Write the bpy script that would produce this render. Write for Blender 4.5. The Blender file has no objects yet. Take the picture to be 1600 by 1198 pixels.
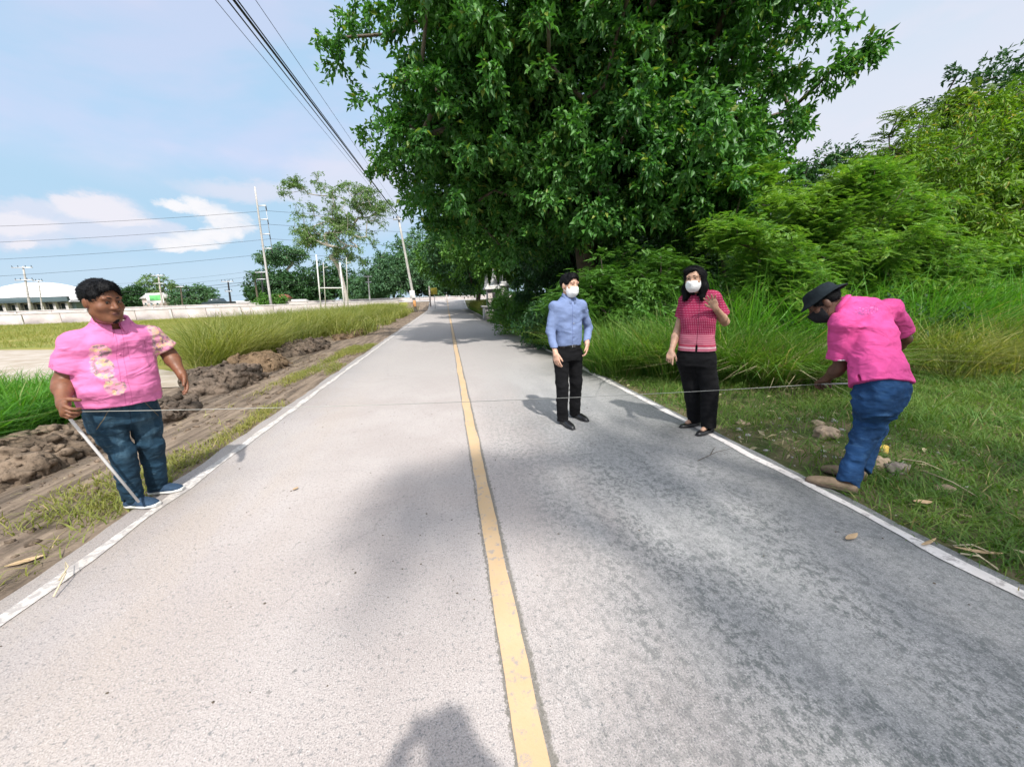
import bpy, math, random
import numpy as np
from mathutils import Vector, Matrix
R=math.radians
scene=bpy.context.scene
col=scene.collection

# ------------------------------------------------------------------ camera
EYE=1.47
FPX=600.0
def cam_axes(roll=R(2.0),vp=(697,465)):
    d=np.array([vp[0]-800,vp[1]-599,FPX],float); d/=np.linalg.norm(d)
    h=np.array([vp[0]+100*math.cos(roll)-800,vp[1]-100*math.sin(roll)-599,FPX])
    n=np.cross(d,h); n/=np.linalg.norm(n)
    if n[1]>0: n=-n
    r=np.cross(d,n); r/=np.linalg.norm(r)
    if r[0]<0: r=-r
    return np.array([r,d,n])
CAMM=cam_axes()
cam=bpy.data.cameras.new('camera'); camo=bpy.data.objects.new('camera',cam); col.objects.link(camo)
cam.sensor_fit='HORIZONTAL'; cam.sensor_width=36; cam.lens=FPX/1600*36
cam.clip_start=0.05; cam.clip_end=3000
mw=Matrix.Identity(4)
for i in range(3):
    mw[i][0]=CAMM[i][0]; mw[i][1]=-CAMM[i][1]; mw[i][2]=-CAMM[i][2]
mw[2][3]=EYE
camo.matrix_world=mw
scene.camera=camo
def ray(px,py): return CAMM@np.array([px-800.0,py-599.0,FPX])
def G(px,py,z=0.0):
    v=ray(px,py); return v*((z-EYE)/v[2])+np.array([0,0,EYE])
def P(px,py,Y):
    v=ray(px,py); return v*(Y/v[1])+np.array([0,0,EYE])
def azel(px,py):
    v=ray(px,py); v=v/np.linalg.norm(v); return math.atan2(v[0],v[1]),math.asin(v[2])

# ------------------------------------------------------------------ light
SUN_EL=R(52); SAZ=np.array([0.13,-0.99]); SAZ/=np.linalg.norm(SAZ)
TOSUN=np.array([SAZ[0]*math.cos(SUN_EL),SAZ[1]*math.cos(SUN_EL),math.sin(SUN_EL)])
sl=bpy.data.lights.new('sun','SUN'); sl.energy=3.1; sl.angle=R(1.4); sl.color=(1.0,0.955,0.89)
so=bpy.data.objects.new('sun',sl); col.objects.link(so); so.location=(5,-8,20)
so.rotation_euler=Vector(-TOSUN).to_track_quat('-Z','Y').to_euler()
scene.view_settings.view_transform='Standard'; scene.view_settings.look='None'
scene.view_settings.gamma=1; scene.view_settings.use_curve_mapping=False
scene.view_settings.exposure=0.95
scene.render.film_transparent=False
cy=scene.cycles; cy.max_bounces=7; cy.diffuse_bounces=3; cy.glossy_bounces=2; cy.transmission_bounces=4
cy.transparent_max_bounces=6; cy.use_adaptive_sampling=True; cy.adaptive_threshold=0.02
cy.caustics_reflective=False; cy.caustics_refractive=False

class NT:
    """small helper to write node trees"""
    def __init__(s,tree): s.t=tree; s.n=tree.nodes; s.l=tree.links
    def node(s,typ,**kw):
        n=s.n.new(typ)
        for k,v in kw.items():
            if k.startswith('i_'):
                key=k[2:]; key=int(key) if key.isdigit() else key
                s.set(n.inputs[key],v)
            else: setattr(n,k,v)
        return n
    def set(s,inp,v):
        if isinstance(v,bpy.types.NodeSocket): s.l.new(v,inp)
        else: inp.default_value=v
    def math(s,op,a,b=0.0,c=0.0,clamp=False):
        n=s.n.new('ShaderNodeMath'); n.operation=op; n.use_clamp=clamp
        s.set(n.inputs[0],a); s.set(n.inputs[1],b); s.set(n.inputs[2],c); return n.outputs[0]
    def mix(s,f,a,b,bt='MIX'):
        n=s.n.new('ShaderNodeMix'); n.data_type='RGBA'; n.blend_type=bt; n.clamp_factor=True
        s.set(n.inputs[0],f)
        for i,v in ((6,a),(7,b)):
            if isinstance(v,(tuple,list)) and len(v)==3: v=(*v,1)
            s.set(n.inputs[i],v)
        return n.outputs[2]
    def ramp(s,f,a,b,lo=0.0,hi=1.0,smooth=True):
        n=s.n.new('ShaderNodeMapRange'); n.interpolation_type='SMOOTHSTEP' if smooth else 'LINEAR'
        s.set(n.inputs[0],f); s.set(n.inputs[1],a); s.set(n.inputs[2],b); s.set(n.inputs[3],lo); s.set(n.inputs[4],hi); return n.outputs[0]
    def noise(s,vec,scale,detail=3,rough=0.55,dist=0.0,out=0):
        n=s.n.new('ShaderNodeTexNoise'); s.set(n.inputs['Vector'],vec); n.inputs['Scale'].default_value=scale
        n.inputs['Detail'].default_value=detail; n.inputs['Roughness'].default_value=rough; n.inputs['Distortion'].default_value=dist
        return n.outputs[out]
    def vor(s,vec,scale,feature='F1',out=0,rnd=1.0):
        n=s.n.new('ShaderNodeTexVoronoi'); n.feature=feature; s.set(n.inputs['Vector'],vec); n.inputs['Scale'].default_value=scale
        n.inputs['Randomness'].default_value=rnd
        return n.outputs[out]
    def mapv(s,vec,sc=(1,1,1),loc=(0,0,0),rot=(0,0,0)):
        n=s.n.new('ShaderNodeMapping'); s.set(n.inputs[0],vec); n.inputs[1].default_value=loc; n.inputs[2].default_value=rot; n.inputs[3].default_value=sc; return n.outputs[0]
    def sep(s,vec):
        n=s.n.new('ShaderNodeSeparateXYZ'); s.set(n.inputs[0],vec); return n.outputs
    def comb(s,x,y,z):
        n=s.n.new('ShaderNodeCombineXYZ'); s.set(n.inputs[0],x); s.set(n.inputs[1],y); s.set(n.inputs[2],z); return n.outputs[0]

# ------------------------------------------------------------------ sky
w=bpy.data.worlds.new('World'); scene.world=w; w.use_nodes=True
for n in list(w.node_tree.nodes): w.node_tree.nodes.remove(n)
T=NT(w.node_tree)
wo=T.node('ShaderNodeOutputWorld'); bg=T.node('ShaderNodeBackground'); T.l.new(bg.outputs[0],wo.inputs[0])
sky=T.node('ShaderNodeTexSky'); sky.sky_type='NISHITA'; sky.sun_disc=False
sky.sun_elevation=SUN_EL; sky.sun_rotation=math.atan2(SAZ[0],SAZ[1]); sky.dust_density=1.5; sky.air_density=1.0; sky.ozone_density=2.0
tc=T.node('ShaderNodeTexCoord'); D=tc.outputs['Generated']
dx,dy,dz=T.sep(D)
az=T.math('ARCTAN2',dx,dy); el=T.math('ARCSINE',dz)
# thin veil of high cloud, strongest above ~17 degrees, with a clear blue belt below it on the left
pv=T.comb(T.math('MULTIPLY',az,1.2),T.math('MULTIPLY',el,3.2),0.3)
n1=T.noise(pv,1.6,5,0.55,0.4); n2=T.noise(T.mapv(pv,(1,1,1),(5,2,1)),3.5,4,0.5,0.3)
SB=10.0  # veil and cloud colours are given for Background strength 0.1
def c10(r,g,b): return (r*SB/1.93,g*SB/1.93,b*SB/1.93,1)
blue=c10(0.48,0.70,0.92); deep=c10(0.47,0.70,0.90); pale=c10(0.62,0.72,0.93); lav=c10(0.72,0.75,0.93); horiz=c10(0.58,0.75,0.90)
skyc=T.mix(T.ramp(n1,0.36,0.62),blue,pale)
skyc=T.mix(T.ramp(n2,0.5,0.72),skyc,lav)
# mix in part of the physical sky colour
skyc=T.mix(0.12,skyc,T.mix(1.0,sky.outputs[0],(1.3,1.3,1.3),'MULTIPLY'))
elw=T.math('ADD',el,T.math('MULTIPLY',T.math('SUBTRACT',n2,0.5),0.10))
belt=T.math('MULTIPLY',T.ramp(elw,0.30,0.20),T.ramp(elw,0.02,0.12))
belt=T.math('MULTIPLY',belt,T.ramp(az,0.3,-0.1))
skyc=T.mix(T.math('MULTIPLY',belt,0.85),skyc,deep)
skyc=T.mix(T.ramp(el,0.13,0.03,0,0.85),skyc,horiz)
# right side paler and pinkish white
skyc=T.mix(T.math('MULTIPLY',T.ramp(az,0.25,0.75),T.ramp(el,0.75,0.25,0,0.75)),skyc,c10(0.82,0.84,0.92))
wn=T.noise(T.comb(az,T.math('MULTIPLY',el,1.6),0.0),10,6,0.68,0.3,out=1)
wx,wy,_=T.sep(wn)
azd=T.math('ADD',az,T.math('MULTIPLY',T.math('SUBTRACT',wx,0.5),0.09))
eld=T.math('ADD',el,T.math('MULTIPLY',T.math('SUBTRACT',wy,0.5),0.055))
def blob(px,py,rx,ry,soft=0.5,rot=0.0):
    a0,e0=azel(px,py)
    ra=abs(azel(px+rx,py)[0]-a0); re=abs(azel(px,py+ry)[1]-e0)
    u=T.math('SUBTRACT',azd,a0); v=T.math('SUBTRACT',eld,e0)
    c,s_=math.cos(rot),math.sin(rot)
    uu=T.math('ADD',T.math('MULTIPLY',u,c),T.math('MULTIPLY',v,s_)); vv=T.math('SUBTRACT',T.math('MULTIPLY',v,c),T.math('MULTIPLY',u,s_))
    q=T.math('ADD',T.math('POWER',T.math('ABSOLUTE',T.math('DIVIDE',uu,ra)),2.0),T.math('POWER',T.math('ABSOLUTE',T.math('DIVIDE',vv,re)),2.0))
    return T.ramp(q,1.0+soft,1.0-soft)
def union(lst):
    o=lst[0]
    for b in lst[1:]: o=T.math('MAXIMUM',o,b)
    return o
soft=union([blob(150,360,130,24,0.9),blob(40,330,60,18,0.8),blob(40,375,70,22,0.9),blob(230,352,60,12,0.9),blob(420,300,110,16,0.9),blob(155,330,70,26,0.8),blob(560,300,90,60,0.95)])
skyc=T.mix(T.math('MULTIPLY',soft,0.75),skyc,c10(0.78,0.80,0.93))
mid=union([blob(150,328,62,22,0.5),blob(10,350,70,20,0.6),blob(45,388,22,9,0.7),blob(120,318,40,12,0.6),blob(205,345,30,8,0.8)])
skyc=T.mix(T.math('MULTIPLY',mid,0.85),skyc,c10(0.90,0.88,0.95))
sharp=union([blob(275,318,34,9,0.7,-0.1),blob(318,322,30,16,0.7,-0.3),blob(350,343,34,21,0.75,-0.35),blob(325,366,55,13,0.85,0.1),blob(290,380,52,9,0.8),blob(372,358,22,14,0.9)])
skyc=T.mix(T.math('MULTIPLY',sharp,0.92),skyc,T.mix(T.ramp(wy,0.35,0.6),c10(0.84,0.86,0.94),c10(1.0,0.98,1.0)))
# sky brightened out of view, overhead and around the sun, as added fill light
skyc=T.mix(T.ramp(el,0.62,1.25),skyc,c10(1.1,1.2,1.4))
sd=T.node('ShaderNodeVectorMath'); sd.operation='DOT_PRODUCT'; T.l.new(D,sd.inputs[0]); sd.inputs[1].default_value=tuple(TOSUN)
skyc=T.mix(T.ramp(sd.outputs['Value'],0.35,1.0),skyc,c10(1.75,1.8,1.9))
# ground colour under the horizon, for reflections only
skyc=T.mix(T.ramp(el,-0.01,-0.05),skyc,c10(0.25,0.27,0.2))
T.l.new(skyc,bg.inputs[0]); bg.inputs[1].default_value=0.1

# ------------------------------------------------------------------ numpy noise
def _h(ix,iy,iz,seed):
    n=(ix*374761393+iy*668265263+iz*2147483647+seed*1274126177)&0xffffffff
    n=((n^(n>>13))*1274126177)&0xffffffff
    n=(n^(n>>16))&0xffff
    return n.astype(np.float32)/65535.0
def vnoise(x,y,z=0.0,seed=0):
    x=np.asarray(x,np.float64); y=np.asarray(y,np.float64); z=np.asarray(z,np.float64)
    x,y,z=np.broadcast_arrays(x,y,z)
    fx=np.floor(x);fy=np.floor(y);fz=np.floor(z)
    ix=fx.astype(np.int64);iy=fy.astype(np.int64);iz=fz.astype(np.int64)
    tx=(x-fx);ty=(y-fy);tz=(z-fz)
    tx=tx*tx*(3-2*tx);ty=ty*ty*(3-2*ty);tz=tz*tz*(3-2*tz)
    r=0
    for a in (0,1):
        wa=tx if a else 1-tx
        for b in (0,1):
            wb=ty if b else 1-ty
            for c in (0,1):
                wc=tz if c else 1-tz
                r=r+wa*wb*wc*_h(ix+a,iy+b,iz+c,seed)
    return r-0.5
def fbm(x,y,z=0.0,seed=0,oct=4,gain=0.5):
    r=0;a=1.0;f=1.0
    for i in range(oct):
        r=r+a*vnoise(x*f,y*f,np.asarray(z)*f,seed+i*17); a*=gain; f*=2.03
    return r
rng=np.random.default_rng(11)

# ------------------------------------------------------------------ object helpers
def tag(o,label=None,cat=None,group=None,kind=None):
    if label: o['label']=label
    if cat: o['category']=cat
    if group: o['group']=group
    if kind: o['kind']=kind
    return o
def link(o,parent=None):
    col.objects.link(o)
    if parent is not None: o.parent=parent
    return o
def empty(name,loc=(0,0,0),rz=0.0):
    o=bpy.data.objects.new(name,None); col.objects.link(o); o.location=loc; o.rotation_euler=(0,0,rz); o.empty_display_size=0.2
    return o
def mesh_obj(name,V,F,mat,parent=None,smooth=False,loc=None):
    """V (n,3), F list of arrays each (m,k)"""
    V=np.asarray(V,np.float32)
    if not (isinstance(F,(list,tuple)) and len(F) and isinstance(F[0],np.ndarray) and F[0].ndim==2): F=[np.asarray(F)]
    F=[np.asarray(f,np.int32) for f in F if len(f)]
    me=bpy.data.meshes.new(name)
    me.vertices.add(len(V)); me.vertices.foreach_set('co',V.ravel())
    loops=np.concatenate([f.ravel() for f in F]); me.loops.add(len(loops)); me.loops.foreach_set('vertex_index',loops)
    tot=np.concatenate([np.full(len(f),f.shape[1],np.int32) for f in F]); st=np.concatenate([[0],np.cumsum(tot)[:-1]]).astype(np.int32)
    me.polygons.add(len(tot)); me.polygons.foreach_set('loop_start',st); me.polygons.foreach_set('loop_total',tot)
    if smooth: me.polygons.foreach_set('use_smooth',np.ones(len(tot),bool))
    me.update(calc_edges=True); me.validate()
    if mat is not None: me.materials.append(mat)
    o=bpy.data.objects.new(name,me); link(o,parent)
    if loc is not None: o.location=loc
    return o
class MB:
    """collects plain shapes into one mesh"""
    def __init__(s): s.V=[];s.F={};s.n=0
    def add(s,V,F):
        V=np.asarray(V,float); F=np.asarray(F,int)
        if F.ndim==1: F=F[None]
        s.V.append(V); s.F.setdefault(F.shape[1],[]).append(F+s.n); s.n+=len(V)
    def box(s,c,h,rot=None,bev=0.0):
        c=np.array(c,float);h=np.array(h,float)
        if bev<=0:
            v=np.array([[x,y,z] for x in(-1,1) for y in(-1,1) for z in(-1,1)],float)*h
            f=[[0,1,3,2],[4,6,7,5],[0,4,5,1],[2,3,7,6],[0,2,6,4],[1,5,7,3]]
            if rot is not None: v=v@np.array(rot).T
            s.add(v+c,f); return
        # bevelled box: 24 verts
        idx={};v=[]
        for x in(-1,1):
            for y in(-1,1):
                for z in(-1,1):
                    for a in range(3):
                        q=np.array([x,y,z],float)*h; q-=np.array([x,y,z])*bev; q[a]+=(x,y,z)[a]*bev
                        idx[(x,y,z,a)]=len(v); v.append(q)
        v=np.array(v);quads=[];tris=[]
        for a in range(3):
            b,c2=(a+1)%3,(a+2)%3
            for sg in(-1,1):
                def K(p,q):
                    t=[0,0,0];t[a]=sg;t[b]=p;t[c2]=q;return idx[(*t,a)]
                quads.append([K(-1,-1),K(1,-1),K(1,1),K(-1,1)] if sg>0 else [K(-1,-1),K(-1,1),K(1,1),K(1,-1)])
            for p in(-1,1):
                for q in(-1,1):
                    t0=[0,0,0];t1=[0,0,0];t0[a]=-1;t1[a]=1
                    for t in(t0,t1): t[b]=p;t[c2]=q
                    quads.append([idx[(*t0,b)],idx[(*t1,b)],idx[(*t1,c2)],idx[(*t0,c2)]])
        for x in(-1,1):
            for y in(-1,1):
                for z in(-1,1): tris.append([idx[(x,y,z,0)],idx[(x,y,z,1)],idx[(x,y,z,2)]])
        if rot is not None: v=v@np.array(rot).T
        v=v+c; n0=s.n; s.add(v,quads); s.F.setdefault(3,[]).append(np.array(tris)+n0)
    def tube(s,pts,rad,seg=8,caps=True):
        pts=np.asarray(pts,float); n=len(pts); rad=np.broadcast_to(np.asarray(rad,float),(n,))
        tan=np.gradient(pts,axis=0); tan/=np.linalg.norm(tan,axis=1)[:,None]+1e-9
        ref=np.array([0,0,1.]) if abs(tan[0][2])<0.9 else np.array([1.,0,0])
        V=[];u=None
        for i in range(n):
            if u is None: u=np.cross(tan[i],ref)
            u=u-tan[i]*(u@tan[i]); u/=np.linalg.norm(u)+1e-9; v=np.cross(tan[i],u)
            a=np.arange(seg)*2*math.pi/seg
            V.append(pts[i]+rad[i]*(np.cos(a)[:,None]*u+np.sin(a)[:,None]*v))
        V=np.concatenate(V); F=[]
        for i in range(n-1):
            for k in range(seg):
                k2=(k+1)%seg; F.append([i*seg+k,i*seg+k2,(i+1)*seg+k2,(i+1)*seg+k])
        n0=s.n; s.add(V,F)
        if caps:
            for r0,fl in((0,True),((n-1)*seg,False)):
                for k in range(1,seg-1):
                    t=[r0,r0+k,r0+k+1]; t=t[::-1] if fl else t
                    s.F.setdefault(3,[]).append(np.array([t])+n0)
    def lathe(s,c,prof,seg=16):
        prof=np.array(prof,float); a=np.arange(seg)*2*math.pi/seg
        V=np.array([[c[0]+r*math.cos(t),c[1]+r*math.sin(t),c[2]+z] for r,z in prof for t in a]); F=[]
        for i in range(len(prof)-1):
            for k in range(seg):
                k2=(k+1)%seg; F.append([i*seg+k,i*seg+k2,(i+1)*seg+k2,(i+1)*seg+k])
        s.add(V,F)
    def build(s,name,mat,parent=None,smooth=False):
        return mesh_obj(name,np.concatenate(s.V),[np.concatenate(f) for f in s.F.values()],mat,parent,smooth)

# ------------------------------------------------------------------ materials
def newmat(name):
    m=bpy.data.materials.new(name); m.use_nodes=True
    for n in list(m.node_tree.nodes): m.node_tree.nodes.remove(n)
    T=NT(m.node_tree); out=T.node('ShaderNodeOutputMaterial'); b=T.node('ShaderNodeBsdfPrincipled'); T.l.new(b.outputs[0],out.inputs[0])
    tc=T.node('ShaderNodeTexCoord'); return m,T,b,tc.outputs['Object'],out
def bump(T,b,h,strength=0.4,dist=0.01):
    n=T.node('ShaderNodeBump'); n.inputs['Strength'].default_value=strength; n.inputs['Distance'].default_value=dist
    T.l.new(h,n.inputs['Height']); T.l.new(n.outputs[0],b.inputs['Normal']); return n
def simple(name,c,rough=0.7,var=0.25,scale=8,metal=0.0,bmp=0.15,bd=0.005,spec=0.4):
    m,T,b,oc,_=newmat(name)
    n=T.noise(oc,scale,5,0.6)
    c1=tuple(x*(1-var) for x in c); c2=tuple(min(1,x*(1+var)) for x in c)
    T.l.new(T.mix(T.ramp(n,0.3,0.7,smooth=False),c1,c2),b.inputs['Base Color'])
    b.inputs['Roughness'].default_value=rough; b.inputs['Metallic'].default_value=metal; b.inputs['Specular IOR Level'].default_value=spec
    if bmp: bump(T,b,T.noise(oc,scale*6,4,0.6),bmp,bd)
    return m
def leafmat(name,c1,c2,c3=None,trans=0.35,rough=0.45,nscale=0.6,spec=0.35):
    m=bpy.data.materials.new(name); m.use_nodes=True
    for n in list(m.node_tree.nodes): m.node_tree.nodes.remove(n)
    T=NT(m.node_tree); out=T.node('ShaderNodeOutputMaterial')
    g=T.node('ShaderNodeNewGeometry'); tc=T.node('ShaderNodeTexCoord')
    rnd=g.outputs['Random Per Island']; n=T.noise(tc.outputs['Object'],nscale,3,0.5)
    f=T.math('ADD',T.math('MULTIPLY',rnd,0.6),T.math('MULTIPLY',T.ramp(n,0.3,0.7),0.4))
    c=T.mix(f,c1,c2)
    if c3: c=T.mix(T.ramp(rnd,0.93,0.99),c,c3)
    b=T.node('ShaderNodeBsdfPrincipled'); T.l.new(c,b.inputs['Base Color']); b.inputs['Roughness'].default_value=rough; b.inputs['Specular IOR Level'].default_value=spec
    t=T.node('ShaderNodeBsdfTranslucent'); T.l.new(T.mix(1.0,c,(1.25,1.35,0.55),'MULTIPLY'),t.inputs[0])
    ms=T.node('ShaderNodeMixShader'); ms.inputs[0].default_value=trans
    T.l.new(b.outputs[0],ms.inputs[1]); T.l.new(t.outputs[0],ms.inputs[2]); T.l.new(ms.outputs[0],out.inputs[0])
    return m
M={}
M['bark']=simple('bark',(0.10,0.08,0.06),0.9,0.4,6,bmp=0.7,bd=0.02)
M['palebark']=simple('pale_bark',(0.33,0.30,0.26),0.9,0.3,5,bmp=0.5,bd=0.02)
M['concrete']=simple('concrete',(0.42,0.40,0.38),0.85,0.25,3,bmp=0.3)
M['palewall']=simple('pale_wall',(0.44,0.39,0.375),0.85,0.25,0.5,bmp=0.2)
M['white']=simple('white_paint',(0.60,0.59,0.58),0.6,0.1,3)
M['greymetal']=simple('grey_metal',(0.35,0.36,0.37),0.45,0.15,5,metal=0.6)
M['dark']=simple('dark_rubber',(0.02,0.02,0.022),0.5,0.2,5)
M['cable']=simple('cable_black',(0.012,0.012,0.014),0.5,0.2,5,bmp=0)
M['glass']=simple('tinted_glass',(0.03,0.05,0.06),0.08,0.1,5,bmp=0,spec=0.8)

# ------------------------------------------------------------------ terrain
ROAD_L,ROAD_R=-2.42,2.70
def ramp01(t,a,b):
    t=np.clip((t-a)/(b-a),0,1); return t*t*(3-2*t)
def road_z(y): return ramp01(y,50,60)*1.05
def terrain(x,y,detail=True):
    x=np.asarray(x,float); y=np.asarray(y,float)
    n1=fbm(x*0.35,y*0.35,0,3,3); n2=fbm(x*2.2,y*2.2,0,5,4)
    right=-0.035+np.clip(x-2.8,0,6)*0.02+n1*0.10*ramp01(x,2.8,5)+n2*0.045*ramp01(x,2.66,3.2)
    # left verge: dirt with wheel ruts, then lower field
    d=-x
    rut=0.05*np.sin((d-2.9)*7.0+fbm(x*0.2,y*0.15,0,9,2)*3.0)*ramp01(d,2.7,3.0)*ramp01(d,5.5,4.5)
    streak=fbm(x*9,y*0.7,0,21,3)*0.045*ramp01(d,2.55,2.9)*ramp01(d,5.5,4.8)
    left=-0.03-0.10*ramp01(d,2.6,3.6)-0.20*ramp01(d,4.6,6.0)+rut+streak+n2*0.04*ramp01(d,2.45,3.0)+n1*0.08*ramp01(d,3,5)
    left=left+0.25*ramp01(y,30,55)*ramp01(d,5,7)
    z=np.where(x>0,right,left)
    onroad=(x>ROAD_L-0.0)&(x<ROAD_R+0.0)
    z=np.where(onroad,-0.06,z)
    # highway embankment across the far end
    far=ramp01(y,57.6,60)
    near=ramp01(y,50,60)*(ramp01(np.abs(x),9,3.5))
    z=np.maximum(z,np.where(onroad,-0.06,-0.03)+1.02*np.maximum(far*np.where(x<-6.0,1,1),near))
    z=np.where(y>95,np.maximum(0.3,0.97-(y-95)*0.02),z)
    return z
def axis(lo,hi,segs):
    out=[lo];
    for a,b,s in segs:
        out+=list(np.arange(a,b,s))
    out.append(hi); return np.unique(np.round(np.array(out),4))
xs=axis(-900,900,[(-900,-60,30),(-60,-15,1.5),(-15,-6.5,0.25),(-6.5,-2.4,0.05),(-2.42,2.7,0.6),(2.7,7,0.06),(7,14,0.2),(14,60,1.5),(60,900,30)])
xs=np.unique(np.concatenate([xs,[ROAD_L,ROAD_L+0.02,ROAD_R,ROAD_R-0.02]]))
ys=axis(-60,1400,[(-60,-6,3),(-6,0.4,0.3),(0.4,10,0.07),(10,20,0.25),(20,50,1.0),(50,62,0.4),(62,100,3),(100,1400,60)])
XX,YY=np.meshgrid(xs,ys,indexing='ij'); ZZ=terrain(XX,YY)
V=np.stack([XX,YY,ZZ],-1).reshape(-1,3); nx,ny=len(xs),len(ys)
I=(np.arange(nx-1)[:,None]*ny+np.arange(ny-1)[None]).ravel()
Fq=np.stack([I,I+ny,I+ny+1,I+1],1)
m,T,b,oc,_=newmat('ground_mix')
x_,y_,z_=T.sep(oc)
na=T.noise(oc,0.35,4,0.6); nb=T.noise(oc,2.3,5,0.65); nc=T.noise(oc,14,5,0.7); nd=T.noise(T.mapv(oc,(9,0.8,1)),1.0,5,0.65)
dirt=T.mix(T.ramp(nd,0.35,0.65),(0.075,0.058,0.044),(0.27,0.21,0.155))
dirt=T.mix(T.ramp(nc,0.35,0.75),dirt,(0.17,0.13,0.10))
dirt=T.mix(T.ramp(nb,0.55,0.72,0,0.6),dirt,(0.05,0.04,0.03))
grassL=T.mix(T.ramp(nb,0.3,0.7),(0.10,0.14,0.022),(0.24,0.22,0.06))
fieldc=T.mix(T.ramp(na,0.35,0.65),(0.17,0.19,0.04),(0.30,0.25,0.085))
fieldc=T.mix(T.ramp(T.noise(T.mapv(oc,(0.04,0.25,1)),1.0,4,0.6),0.45,0.62,0,0.8),fieldc,(0.13,0.17,0.035))
grassR=T.mix(T.ramp(nb,0.35,0.65),(0.045,0.070,0.018),(0.15,0.125,0.07))
grassR=T.mix(T.ramp(nc,0.5,0.75),grassR,(0.20,0.16,0.11))
lf=T.mix(T.ramp(T.math('ADD',x_,T.math('MULTIPLY',T.math('SUBTRACT',nb,0.5),1.5)),-5.2,-6.0),dirt,fieldc)
c=T.mix(T.ramp(x_,-1,1),lf,grassR)
c=T.mix(T.ramp(y_,95,160),c,(0.20,0.22,0.13))
T.l.new(c,b.inputs['Base Color']); b.inputs['Roughness'].default_value=0.95; b.inputs['Specular IOR Level'].default_value=0.15
bump(T,b,T.math('ADD',nc,T.math('MULTIPLY',nd,0.6)),0.8,0.03)
tag(mesh_obj('ground',V,Fq,m,smooth=True),kind='structure')

# ------------------------------------------------------------------ road
ry=axis(-30,62,[(-30,-2,2),(-2,16,0.12),(16,50,1.0),(50,62,0.4)])
def strip(name,x0,x1,y,z,mat,wob=0.0,seed=0,nx=2,skirt=0.0,kind='structure'):
    xs_=np.linspace(0,1,nx); V=[]
    for yy in y:
        a=x0+wob*float(fbm(yy*2.1,0,0,seed,4)); b_=x1+wob*float(fbm(yy*2.1,7.7,0,seed+5,4))
        zz=z+float(road_z(yy))
        row=[(a+(b_-a)*t,yy,zz) for t in xs_]
        if skirt: row=[(a-0.02,yy,zz-skirt)]+row+[(b_+0.02,yy,zz-skirt)]
        V+=row
    k=nx+(2 if skirt else 0)
    F=[[i*k+j,i*k+j+1,(i+1)*k+j+1,(i+1)*k+j] for i in range(len(y)-1) for j in range(k-1)]
    return mesh_obj(name,V,F,mat)
m,T,b,oc,_=newmat('asphalt')
x_,y_,z_=T.sep(oc)
g1=T.noise(oc,160,3,0.7); g2=T.noise(oc,38,4,0.7); g3=T.noise(oc,0.8,4,0.6); g4=T.noise(T.mapv(oc,(2.2,0.5,1)),1.3,5,0.6)
xw=T.math('ADD',x_,T.math('MULTIPLY',T.math('SUBTRACT',g4,0.5),1.3))
dusty=T.mix(T.ramp(g3,0.35,0.65),(0.360,0.318,0.300),(0.410,0.370,0.352))
dusty=T.mix(T.math('MULTIPLY',T.ramp(xw,-0.6,-1.9,0,0.55),T.ramp(g4,0.35,0.7)),dusty,(0.40,0.335,0.275))
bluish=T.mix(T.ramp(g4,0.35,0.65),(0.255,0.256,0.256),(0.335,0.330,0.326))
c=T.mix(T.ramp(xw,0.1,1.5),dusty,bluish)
c=T.mix(T.ramp(y_,4.5,9.0,0,0.75),c,(0.345,0.320,0.305))
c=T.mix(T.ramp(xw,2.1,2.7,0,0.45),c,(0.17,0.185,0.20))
# coarse aggregate
g5=T.noise(oc,48,3,0.75)
c=T.mix(T.ramp(g5,0.54,0.68,0,0.7),c,(0.14,0.147,0.152)); c=T.mix(T.ramp(g5,0.42,0.30,0,0.5),c,(0.50,0.47,0.46))
c=T.mix(T.ramp(g1,0.50,0.68,0,0.7),c,(0.11,0.115,0.12)); c=T.mix(T.ramp(g1,0.46,0.30,0,0.6),c,(0.60,0.57,0.56))
# worn patches where the dark stones show, mostly on the right lane
sp=T.vor(T.mapv(oc,(1,0.8,1)),26,'F1'); spn=T.noise(oc,13,5,0.8)
zone=T.math('MULTIPLY',T.ramp(xw,0.3,1.0),T.ramp(xw,2.45,1.9)); zone=T.math('MULTIPLY',zone,T.ramp(y_,5.0,2.5))
zone=T.math('MULTIPLY',zone,T.ramp(T.noise(T.mapv(oc,(1.5,0.6,1)),2.0,3,0.5),0.30,0.55))
spn=T.noise(T.mapv(oc,(1.0,0.72,1)),25,6,0.88)
lane=T.math('MULTIPLY',T.ramp(xw,0.0,0.7),T.ramp(y_,7.0,3.5)); zone=T.math('MAXIMUM',zone,T.math('MULTIPLY',lane,0.55))
wear=T.math('MULTIPLY',T.ramp(spn,0.47,0.56),T.math('MAXIMUM',zone,0.0),clamp=True)
c=T.mix(T.math('MULTIPLY',wear,0.68),c,(0.070,0.082,0.080))
# a few dark scuffs everywhere
sc=T.math('MULTIPLY',T.ramp(T.noise(T.mapv(oc,(1,0.6,1)),17,4,0.7),0.63,0.70),T.ramp(T.noise(oc,2.6,2,0.5),0.42,0.55))
c=T.mix(T.math('MULTIPLY',sc,0.6),c,(0.09,0.095,0.09))
# dirty seam along the centre line
sx=T.math('ADD',x_,T.math('MULTIPLY',T.math('SUBTRACT',g2,0.5),0.06))
sm_=T.math('MAXIMUM',T.ramp(T.math('ABSOLUTE',T.math('SUBTRACT',sx,0.235)),0.022,0.006),T.ramp(T.math('ABSOLUTE',T.math('SUBTRACT',sx,0.120)),0.012,0.003))
c=T.mix(T.math('MULTIPLY',sm_,0.7),c,(0.10,0.095,0.075))
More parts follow.
